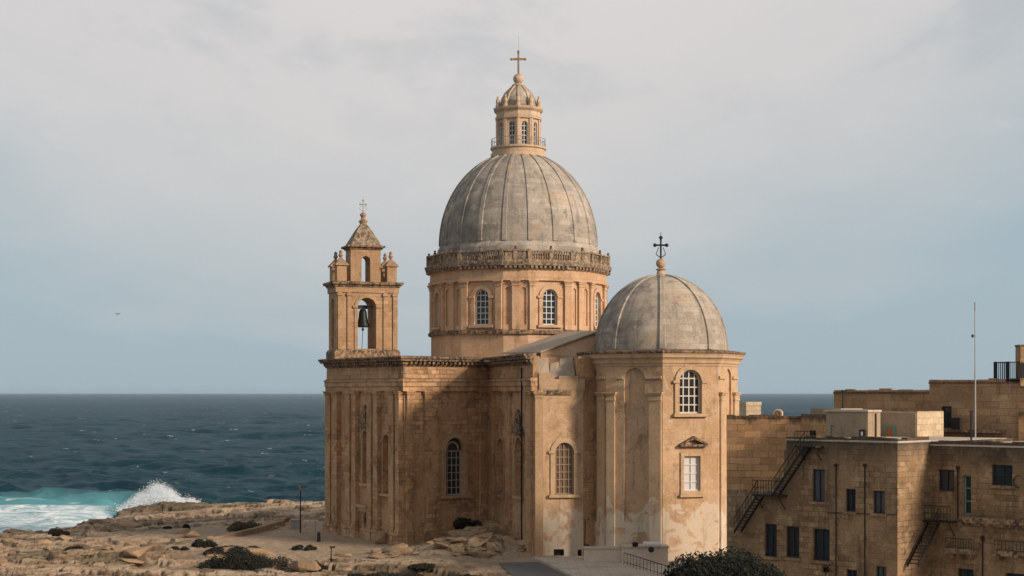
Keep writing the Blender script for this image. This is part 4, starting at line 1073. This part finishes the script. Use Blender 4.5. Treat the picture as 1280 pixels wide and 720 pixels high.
# rooftop rooms and walls behind
r1a = Vector((23.4, 119.2)); r1b = r1a + wd * 3.55; r1c = r1b + wn * 1.75
rm = thing('roof_room', (r1a.x, r1a.y, zr), 'flat roofed plaster room on the nearer roof with a bright narrow side', 'roof room')
MB().prism([r1a, r1b, r1c, r1a + wn * 3], zr, 13.5).build('wall', 'plaster', rm)
MB().prism([r1a - wd * .15 - wn * .12, r1b + wd * .1 - wn * .12, r1c + wd * .1, r1a + wn * 3.1], 13.5, 13.64).build('roof', 'paleroof', rm)
fr1 = Frame(r1a, r1b); s0, s1, z0, z1 = fr1.rect(1075, 1082, 537, 548)
bx = MB().box(fr1, s0, s1, 0, .12, z0, z1).build('meter_box', 'iron', rm)
MB().box(fr1, s0 + .15, s1 - .15, .12, .13, (z0 + z1) / 2 - .12, (z0 + z1) / 2 + .18).build('dial', 'white', bx)
s0, s1, z0, z1 = fr1.rect(1042, 1052, 532, 553); MB().box(fr1, s0, s1, -.02, .05, zr + .02, z1).build('door', 'plaster', rm)
MB().tube((*(r1b + wn * 1.0 + wd * .08), zr), (*(r1b + wn * 1.0 + wd * .08), 13.4), .05).build('drainpipe', 'rust_iron', rm)
q0 = Vector((25.6, 122.2)); q1 = q0 + wd * 5.93; q2 = q1 + wn * 3.9
rm2 = thing('roof_room', (q0.x, q0.y, zr), 'rooftop room with a teal and orange door and a sunlit block end', 'roof room')
MB().prism([q0, q1 - wd * .02, q2 - wd * .02, q0 + wn * 4], zr2 - .2, 13.45).build('wall', 'plaster', rm2)
MB().prism([q1 - wd * .15 - wn * .02, q1 + wd * .04 - wn * .02, q2 + wd * .04, q2 - wd * .15], zr2 - .2, 13.52).build('end_wall', 'pale_block', rm2)
fq = Frame(q0, q1); s0, s1, z0, z1 = fq.rect(1104, 1120, 532, 556)
dr = MB().box(fq, s0, s0 + .25, -.02, .06, zr2, z1).box(fq, s1 - .25, s1, -.02, .06, zr2, z1).box(fq, s0 + .25, s1 - .25, -.02, .055, z1 - .2, z1).build('door_frame', 'teal', rm2)
MB().box(fq, s0 + .25, s1 - .25, -.02, .03, zr2, z1 - .2).build('door_leaf', 'orange', dr)
# low wall between
lw = thing('parapet_wall', (W(1003, 553, 122).x, 122, zr), 'low rooftop wall of ochre blocks left of the flat roofed room', 'wall')
fw_ = Frame(W(1001, 550, 124.).xy, W(1046, 550, 120.5).xy)
MB().box(fw_, 0, fw_.L, -.4, 0, zr - 4, 13.25).build('wall', 'blockwall', lw)
MB().box(fw_, .6, fw_.L, -2.6, -.45, zr, 13.72).build('upper_wall', 'plaster', lw)
s0, s1, z0, z1 = fw_.rect(1013, 1020, 538, 549); MB().box(fw_, s0, s1, -.01, .03, z0, z1).build('painted_dark_opening', 'black', lw)  # black plate on the wall face, the opening's darkness painted without a hole
# ochre block house behind the annex
bf = Frame((16.9, 126.), (23.3, 123.6))
bh = thing('block_house', (16.9, 126., 0), 'ochre block wall house standing just right of the chapel', 'house')
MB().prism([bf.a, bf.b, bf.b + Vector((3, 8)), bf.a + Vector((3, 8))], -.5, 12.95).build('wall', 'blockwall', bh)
coping(bh, bf, 12.95, 'blockwall', 8)
m = MB(); c0 = W(938, 521, 129.)
ch = thing('chimney_block', (c0.x, 129., 12.9), 'pale square chimney block on the ochre block house', 'chimney')
MB().cube((c0.x, 129., 13.5), 1.3, 1.2, 1.3, .3).build('stack', 'pale_block', ch); MB().cube((c0.x, 129., 14.02), 1.36, 1.26, .3, .3).build('cap', 'pale_block', ch)
c1 = W(972, 519, 128.); vt = thing('roof_vent', (c1.x, 128., 12.95), 'small rounded vent on the ochre block house roof', 'vent')
fv = Frame((c1.x - .35, 128.), (c1.x + .35, 127.8)); MB().ext(fv, arch(.35, .35, 12.9, 13.6), -.8, 0).build('hood', 'pale_block', vt)
MB().ext(fv, arch(.35, .26, 12.95, 13.5), 0, .02).build('opening', 'blockwall', vt)
# long rear building
ba = Vector((27.8, 138.2)) * .93; bdv = Vector((.85, -.527)); bdv.normalize(); bb = ba + bdv * 8.35 * .93; bcx = bb + bdv * 15
rb = thing('rear_building', (ba.x, ba.y, 0), 'long brown block building behind the rooftops with a step in its roofline', 'building')
fa, fb2 = Frame(ba, bb), Frame(bb, bcx)
nb = -fa.n
MB().prism([ba, bb, bb + nb * 3.5, ba + nb * 3.5], -.5, 14.85).build('low_wing_wall', 'roofwall', rb)
hi = MB().prism([bb, bcx, bcx + nb * 3.5, bb + nb * 3.5], -.5, 15.6).build('high_wing_wall', 'roofwall', rb)
MB().box(fa, -.05, fa.L, -.4, .05, 14.85, 15.0).box(fb2, -.05, fb2.L, -.4, .05, 15.6, 15.76).build('coping_course', 'blockwall', rb); coping(rb, fa, 15.0, 'roofwall', 6); coping(rb, fb2, 15.76, 'roofwall', 7)
s0, s1, z0, z1 = fb2.rect(1177, 1189.5, 508, 535)
cm = MB(); hole(cm, fb2, s0, s1, z0, z1, .6, False); cut(hi, cm)
dw = MB().box(fb2, s0 + .02, s0 + .12, -.3, -.2, z0, z1).box(fb2, s1 - .12, s1 - .02, -.3, -.2, z0, z1).box(fb2, s0 + .12, s1 - .12, -.3, -.2, z1 - .12, z1 - .01).build('window', 'darkwood', rb)
MB().box(fb2, s0 + .02, s1 - .02, -.4, -.31, z0, z1).build('pane', 'glass', dw)
MB().box(fb2, s0 - .2, s1 + 1.3, -.02, .6, z0 - .3, z0 - .12).build('ledge', 'crust', rb)
s0, s1, z0, z1 = fb2.rect(1191, 1202, 522, 537); MB().box(fb2, s0, s1, .05, .5, z0, z1).build('shutter_box', 'rust_iron', rb)
s0, s1, z0, z1 = fb2.rect(1211, 1256, 537, 541); MB().box(fb2, s0, s1, -.02, .5, z0, z1).build('string_ledge', 'crust', rb)
s0, s1, z0, z1 = fb2.rect(1229, 1249, 547, 556); MB().box(fb2, s0, s1, .6, 1.6, z0 - .5, z1).build('roof_hatch', 'concrete', rb)
s0, s1, z0, z1 = fb2.rect(1275, 1290, 515, 560); MB().box(fb2, s0, s1, -.02, .4, z0, z1).build('buttress', 'blockwall', rb)
# railing cage and chimney on its roof
fc = Frame(W(1244, 478, 122.).xy, W(1277, 478, 120.5).xy); zb, ztp = 15.7, W(1244, 453, 122).z
rc = thing('roof_railing', (fc.a.x, fc.a.y, zb), 'black iron rail cage on the highest roof beside a chimney', 'railing')
m = MB(); m.tube(fc.P(0, 0, ztp), fc.P(fc.L, 0, ztp), .04); m.tube(fc.P(0, 0, zb + .15), fc.P(fc.L, 0, zb + .15), .1)
m.tube(fc.P(0, 0, ztp), fc.P(0, -2, ztp), .04); m.tube(fc.P(0, 0, zb + .1), fc.P(0, -2, zb + .1), .05)
for i in (0, .48, 1): m.box(fc, fc.L * i - .09, fc.L * i + .09, -.09, .09, zb, ztp + .05)
m.build('frame', 'iron', rc); m = MB()
for i in range(15): m.tube(fc.P(fc.L * i / 14, 0, zb), fc.P(fc.L * i / 14, 0, ztp), .03, 5)
for i in range(8): m.tube(fc.P(0, -2 * i / 7, zb), fc.P(0, -2 * i / 7, ztp), .035, 5)
m.build('bars', 'iron', rc); rc.children[-1]['kind'] = 'stuff'
cs = W(1284, 478, 121.); st_ = thing('chimney_stack', (cs.x, 121., 15.7), 'tall brown block chimney at the right edge beside the iron cage', 'chimney')
MB().cube((cs.x, 121., 16.9), 1.4, 1.2, 3.0).build('stack', 'roofwall', st_); MB().cube((cs.x, 121., 18.46), 1.5, 1.3, .14).build('cap', 'blockwall', st_)
MB().cube((cs.x - .1, 120.35, 16.6), 1.25, .06, 1.1).build('hatch', 'iron', st_)
# mast and poles
mp = W(1219, 550, 120.); ms = thing('mast', (mp.x, mp.y, zr2), 'tall thin pale radio mast on the right hand roof', 'mast')
tz = W(1219, 378, 120).z
MB().tube((mp.x, mp.y, zr2), (mp.x, mp.y, 16.5), .075, 8, .06).tube((mp.x, mp.y, 16.5), (mp.x - .02, mp.y, tz - .6), .05, 8, .035).build('pole', 'steel', ms)
MB().tube((mp.x, mp.y, tz - .6), (mp.x, mp.y, tz), .07, 8).build('tip', 'steel', ms)
MB().tube((mp.x, mp.y, W(1219, 420, 120).z), (mp.x - .2, mp.y, W(1219, 420, 120).z), .025, 5).cube((mp.x - .2, mp.y, W(1219, 420, 120).z), .14, .14, .22).build('bracket', 'iron', ms)
MB().cube((mp.x, mp.y, zr2 + .1), .6, .6, .2).build('foot', 'concrete', ms)
vp = W(1214, 553, 112.); tag(MB().tube((vp.x, vp.y, zr2), (vp.x, vp.y, W(1214, 515, 112).z), .07).cube((vp.x, vp.y, W(1214, 514, 112).z), .22, .22, .1).cube((vp.x + .4, vp.y, zr2 + .12), 1.6, .5, .2).build('vent_pipe', 'iron'), 'short black vent pipe on the right hand roof left of the mast', 'pipe')
ap = W(1053, 512, 121.); tag(MB().tube((ap.x, ap.y, 12), (ap.x + .05, ap.y, W(1054, 489, 121).z), .06).tube((ap.x + .05, ap.y, W(1054, 489, 121).z), (ap.x + .3, ap.y, W(1054, 488, 121).z), .06).ball((ap.x + .02, ap.y, W(1053, 489, 121).z), .11, 8, 6).build('floodlight_post', 'iron'), 'black bent lamp post rising behind the flat roofed plaster room', 'post')
for px, h_, lb_ in ((1039, 1.0, 'thin black clothes post at the top of the fire escape'),):
    p = W(px, 553, 113.); tag(MB().tube((p.x, p.y, zr), (p.x, p.y, zr + h_), .03).tube((p.x, p.y, zr + h_), (p.x + .25, p.y, zr + h_ - .1), .03).build('clothes_post', 'iron'), lb_, 'post')

# ------------------------------------------------------------------ plants
def leaves(m, c, rad, n, size, seed, shell=.55):
    r = random.Random(seed)
    for i in range(n):
        while True:
            v = Vector((r.uniform(-1, 1), r.uniform(-1, 1), r.uniform(-1, 1)))
            if v.length < 1: break
        l = v.length; v = v / max(l, 1e-3) * (l ** shell)
        p = Vector(c) + Vector((v.x * rad[0], v.y * rad[1], v.z * rad[2]))
        a = Vector((r.gauss(0, 1), r.gauss(0, 1), r.gauss(0, 1))).normalized(); b = a.orthogonal().normalized()
        s = size * r.uniform(.6, 1.4); m.add([p - a * s, p + b * s * .55, p + a * s, p - b * s * .55], [(0, 1, 2, 3)])
def bush(name, label, cat, px, py_top, py_base, Y, wpx, lobes, nleaf, size, mat='leaf', seed=1, group=None, zb=None, mat_=False):
    r = random.Random(seed); c = W(px, py_base, Y); top = W(px, py_top, Y).z; zb = c.z if zb is None else zb
    t = thing(name, (c.x, c.y, zb), label, cat, group); w = wpx / F * Y / 2; hh = top - c.z; m = MB()
    for i in range(lobes):
        a = r.uniform(-1, 1); k = (1 - abs(a) ** 2 * .7) * (r.uniform(.45, 1) if mat_ else 1); rr = hh * r.uniform(.32, .5)
        leaves(m, (c.x + a * w * .8, c.y + r.uniform(-1, 1) * w * .35, c.z + (hh - rr) * k * r.uniform(.55, 1.0)), (max(rr, w * (.23 if mat_ else .25)), max(rr, w * .25) * (2.2 if mat_ else 1), rr * (.75 if mat_ else 1)), nleaf // lobes, size, seed * 50 + i)
    m.build('foliage', mat, t, recalc=False)
    b = MB()
    for i in range(5):
        b.tube((c.x + r.uniform(-.1, .1), c.y, zb - .1), (c.x + r.uniform(-.6, .6) * w, c.y + r.uniform(-.3, .3) * w, zb + (top - zb) * .6), .07 if zb < c.z - 1 else .03, 5, .015)
    b.build('stem', 'bark', t); return t
bush('bush', 'large dark green bush at the foot of the annex', 'bush', 905, 664, 737, 100., 124, 30, 9500, .12, 'leaf', 3, zb=-.1, mat_=True)
bush('low_bush', 'small dark bush beside the foot of the iron railing', 'bush', 852, 706, 728, 112., 34, 6, 1500, .12, 'leaf', 5, zb=-.1)
yp = W(1033, 716, 103.); yu = thing('yucca', (yp.x, yp.y, -.1), 'spiky dark yucca in front of the nearer house wall', 'plant')
m = MB(); r_ = random.Random(3); hz = yp.z
for i in range(46):
    a = r_.uniform(0, 6.28); e = r_.uniform(.05, 1.4); L_ = r_.uniform(.55, .9)
    d = Vector((math.cos(a) * math.cos(e), math.sin(a) * math.cos(e), math.sin(e))); sd_ = Vector((-math.sin(a), math.cos(a), 0)) * .04
    p0 = Vector((yp.x, yp.y, hz)); p1 = p0 + d * L_ * .6; p2 = p0 + d * L_ - Vector((0, 0, .1))
    m.add([p0 - sd_, p0 + sd_, p1 + sd_, p1 - sd_, p2], [(0, 1, 2, 3), (3, 2, 4)])
m.build('leaf_rosette', 'leaf', yu, recalc=False); MB().tube((yp.x, yp.y, -.1), (yp.x, yp.y, hz + .1), .12, 8, .08).build('trunk', 'bark', yu)
scr = [  # px, top, base, width, lobes, material, label
 (309, 679, 716, 122, 20, 'scrub', 'broad black green scrub mat on the rocks left of the church'),
 (296, 678, 690, 76, 10, 'scrub', 'long dark scrub strip behind the broadest scrub mat'),
 (254, 671, 683, 30, 6, 'scrub', 'small rounded dark shrub left of the sandy forecourt'),
 (222, 681, 688, 34, 5, 'scrub', 'thin flat dark shrub on the pale rocks left of the scrub mats'),
 (380, 680, 687, 36, 5, 'scrub', 'flat dark shrub at the near edge of the sandy forecourt'),
 (396, 701, 711, 32, 5, 'scrub', 'dark shrub left of the leaning signpost in the foreground'),
 (360, 712, 722, 60, 6, 'scrub', 'dark scrub along the bottom edge left of the signpost'),
 (480, 711, 726, 110, 10, 'scrub', 'wide dark scrub along the bottom edge below the church corner'),
 (585, 713, 726, 44, 6, 'scrub', 'small dark scrub on the bottom edge below the rubble'),
 (530, 703, 709, 58, 7, 'scrub', 'thin dark weeds on the sand below the rubble ledge'),
 (92, 677, 691, 20, 5, 'scrub', 'small dark shrub in a hollow near the left shore'),
 (306, 646, 662, 42, 8, 'moss', 'olive shrub beside the low forecourt wall'),
 (209, 654, 661, 7, 3, 'scrub', 'tiny round dark shrub left of its twin above the mossy bluff'),
 (232, 654, 661, 8, 3, 'scrub', 'tiny round dark shrub right of its twin above the mossy bluff'),
 (72, 660, 669, 36, 6, 'scrub', 'dark weed covered rock clump at the edge of the surf'),
]
for i, (px, t_, b_, w_, lo, mt, lb_) in enumerate(scr):
    # stand it on the ground seen there
    Yb = 150.
    for k in range(40):
        zz = gz((px - CX) / F * Yb, Yb); Yb += .5 * ((H - max(zz, SEA)) * F / (b_ - HY) - Yb)
    bush('shrub', lb_, 'shrub', px, t_, b_ + 1, Yb, w_, int(lo * 1.7), int(700 * lo), .085, mt, 20 + i, mat_=True)

# ------------------------------------------------------------------ rocks at the church foot, posts, low wall
def boulder(name, label, c, size, seed, group=None, rz=0., flat=1.):
    r = random.Random(seed); bm = bmesh.new()
    for i in range(16):
        v = Vector((r.uniform(-1, 1), r.uniform(-1, 1), r.uniform(-1, 1))); mx = max(abs(v.x), abs(v.y), abs(v.z)); v = v / (mx * .6 + v.length * .4)
        bm.verts.new((v.x * size[0] / 2, v.y * size[1] / 2, v.z * size[2] / 2))
    res = bmesh.ops.convex_hull(bm, input=bm.verts)
    bmesh.ops.delete(bm, geom=list({g for g in res['geom_interior'] if isinstance(g, bmesh.types.BMVert)}), context='VERTS')
    bmesh.ops.bevel(bm, geom=list(bm.edges), offset=.05 * min(size), segments=1, affect='EDGES')
    me = bpy.data.meshes.new(name); bm.to_mesh(me); bm.free(); me.materials.append(M['rock'])
    o = bpy.data.objects.new(name, me); COL.objects.link(o); o.location = c; o.rotation_euler = (r.uniform(-.2, .2), r.uniform(-.2, .2), rz)
    return tag(o, label, 'boulder', group)
GB = 'boulders tumbled against the church wall'
big = [((-3.2, 150.6), (6.5, 2.2, 1.0), 'long flat limestone ledge block in front of the rubble'), ((1.1, 148.2), (2.8, 1.8, .9), 'broad limestone block at the right end of the rubble ledge'),
       ((-1.0, 155.), (2.6, 2.0, 1.3), 'big tilted limestone slab in the middle of the rubble heap'), ((1.0, 152.2), (2.0, 2.2, 1.6), 'upright limestone slab leaning on the side wall at the right of the rubble'),
       ((-6.6, 151.6), (2.2, 1.6, .8), 'flat limestone block at the left end of the rubble ledge'), ((-13.1, 158.6), (1.6, 1.4, 1.7), 'squared stone block beside the church front base')]
for i, (c, s, lb_) in enumerate(big): boulder('boulder', lb_, (c[0], c[1], gz(*c) + s[2] * .25), s, 100 + i, None, rng.uniform(-.4, .4))
for i in range(130):
    x = rng.gauss(-1.6, 3.0); y = rng.uniform(147.5, 161.5)
    if i > 75: x, y = rng.uniform(-13, 2.5), rng.uniform(145.5, 150.5)
    if y > 156.8 + (x + 10.58) * .86 - 1.0 or x > 2.04 - (y - 145.6) * .236 - .6: continue
    s = rng.choice((.45, .7, 1.0, 1.4, 1.9)) * rng.uniform(.7, 1.2)
    boulder('boulder', 'loose limestone boulder in the rubble heap against the church wall', (x, y, gz(x, y) + s * .12), (s * 1.5, s, s * (.62 if i <= 75 else .42)), 200 + i, GB, rng.uniform(0, 3))
for i in range(110):
    px = rng.uniform(-10, 430); y = 136 + 75 * rng.random() ** 1.5; x = (px - CX) / F * y
    if -26 < x and y > 150: continue
    s = rng.choice((.5, .8, 1.1, 1.6, 2.2)) * rng.uniform(.7, 1.2)
    boulder('boulder', 'loose limestone boulder on the rocky shore left of the church', (x, y, gz(x, y) + s * .08), (s * 1.6, s * 1.1, s * .42 + .12), 400 + i, 'boulders scattered on the rocky shore', rng.uniform(0, 3))
bush('weeds', 'grey green weeds growing on top of the rubble heap under the window', 'weeds', 582, 645, 662, 157.5, 44, 7, 1500, .13, 'scrub', 61)
def on_ground(px, py):
    Yb = 160.
    for k in range(60): Yb += .5 * ((H - max(gz((px - CX) / F * Yb, Yb), SEA)) * F / (py - HY) - Yb)
    x = (px - CX) / F * Yb; return Vector((x, Yb, gz(x, Yb)))
p = on_ground(375.5, 666); zt = W(375, 608, p.y).z
lp = thing('lamp_post', p, 'tall dark lamp post with a reddish head on the sandy forecourt', 'lamp post')
MB().tube(p - Vector((0, 0, .2)), (p.x, p.y, zt - .4), .075, 8, .055).build('pole', 'rust_iron', lp)
MB().tube((p.x, p.y, zt - .4), (p.x, p.y, zt), .12, 10).build('lamp_head', 'orange', lp)
p = on_ground(393.5, 675); zt = W(393, 654, p.y).z
tag(MB().tube(p - Vector((0, 0, .2)), (p.x, p.y, zt), .08).cube((p.x, p.y, zt), .25, .2, .5).build('signpost', 'concrete', loc=p), 'short grey post near the left corner of the church front', 'post')
p = on_ground(398.5, 677); tag(MB().lathe(p.xy, [(.2, p.z - .1), (.16, p.z + .7), (.2, p.z + .8), (.12, p.z + 1.0)], 10).build('bollard', 'iron', loc=p), 'small black bollard at the church front', 'bollard')
p = Vector(((414 - CX) / F * 141, 141., gz((414 - CX) / F * 141, 141.))); zt = W(414, 684, 141).z
tag(MB().tube(p - Vector((0, 0, .3)), (p.x, p.y, zt), .05).cube((p.x + .12, p.y, zt), .45, .12, .16).build('signpost', 'rust_iron', loc=p), 'thin dark signpost in the foreground left of the church', 'post')
p = on_ground(370, 660); tag(MB().cube((p.x, p.y, p.z + .4), 1.1, .7, .9).cube((p.x, p.y, p.z + .9), 1.25, .85, .12).build('utility_box', 'concrete', loc=p), 'squat stone utility box on the forecourt beside the lamp post', 'box')
a, b, c = on_ground(262, 673), on_ground(318, 667), on_ground(354, 657)
lw = thing('low_wall', a, 'low rubble wall edging the sandy forecourt', 'wall')
m = MB().sweep([a.xy, b.xy, c.xy], [(-.3, -2.2), (.3, -2.2), (.25, .2), (-.25, .2)]).build('wall', 'rock', lw)

# ------------------------------------------------------------------ breaking wave spray, a bird
def mat_spray():
    m, n = newmat('white_sea_spray')
    a = n.node('ShaderNodeBsdfDiffuse'); a.inputs['Color'].default_value = (.85, .88, .9, 1)
    b = n.node('ShaderNodeBsdfTranslucent'); b.inputs['Color'].default_value = (.85, .88, .9, 1)
    x = n.node('ShaderNodeMixShader'); x.inputs[0].default_value = .5; n.l.new(a.outputs[0], x.inputs[1]); n.l.new(b.outputs[0], x.inputs[2])
    o = n.node('ShaderNodeOutputMaterial'); n.l.new(x.outputs[0], o.inputs[0]); return m
M['spray'] = mat_spray()
def spray():
    r = random.Random(11); m = MB(); Y0 = 262.
    def top(px): return np.interp(px, [140, 152, 165, 178, 190, 198, 206, 218, 232, 244, 254], [636, 633, 626, 615, 606, 605, 610, 617, 624, 629, 633])
    jets = [(r.uniform(150, 245), r.uniform(.75, 1.2), r.uniform(3, 7)) for _ in range(40)]
    for i in range(62000):
        jx, jh, jw = r.choice(jets); px = jx + r.gauss(0, jw)
        t = 642 - (642 - float(top(px))) * jh; k = r.random(); k = k ** 1.15
        py = 642 - (642 - t) * k + r.gauss(0, .5 + 1.6 * k); px += r.gauss(0, .6 + 2.2 * k) + 3 * k * k
        s = (.14 if k < .6 else .075) * r.uniform(.4, 1.3)
        p = W(px, py, Y0 + r.uniform(-3, 3)); a = Vector((r.gauss(0, 1), r.gauss(0, 1), r.gauss(0, 1))).normalized(); b = a.orthogonal().normalized()
        m.add([p + a * s, p - a * s * .5 + b * s * .85, p - a * s * .5 - b * s * .85], [(0, 1, 2)])
    return m.build('sea_spray', 'spray', recalc=False)
tag(spray(), 'white plume of spray from a wave breaking behind the bluff', 'spray', kind='stuff')
bp = W(147, 393, 200.); m = MB()
for sg in (-1, 1):
    m.add([bp, bp + Vector((sg * .17, .1, .16)), bp + Vector((sg * .34, .18, .06)), bp + Vector((sg * .16, .3, .12)),
           bp + Vector((0, 0, .04)), bp + Vector((sg * .17, .1, .19)), bp + Vector((sg * .34, .18, .08)), bp + Vector((sg * .16, .3, .15))], [(0, 1, 2, 3), (7, 6, 5, 4), (0, 4, 5, 1), (1, 5, 6, 2), (2, 6, 7, 3), (3, 7, 4, 0)])
gl = thing('bird', bp, 'small dark bird flying over the sea at the left', 'bird')
m.build('wing', 'iron', gl); MB().ball(bp, .07, 8, 6, .8).tube(bp, bp + Vector((.0, -.22, .0)), .045, 6, .02).build('body', 'iron', gl)
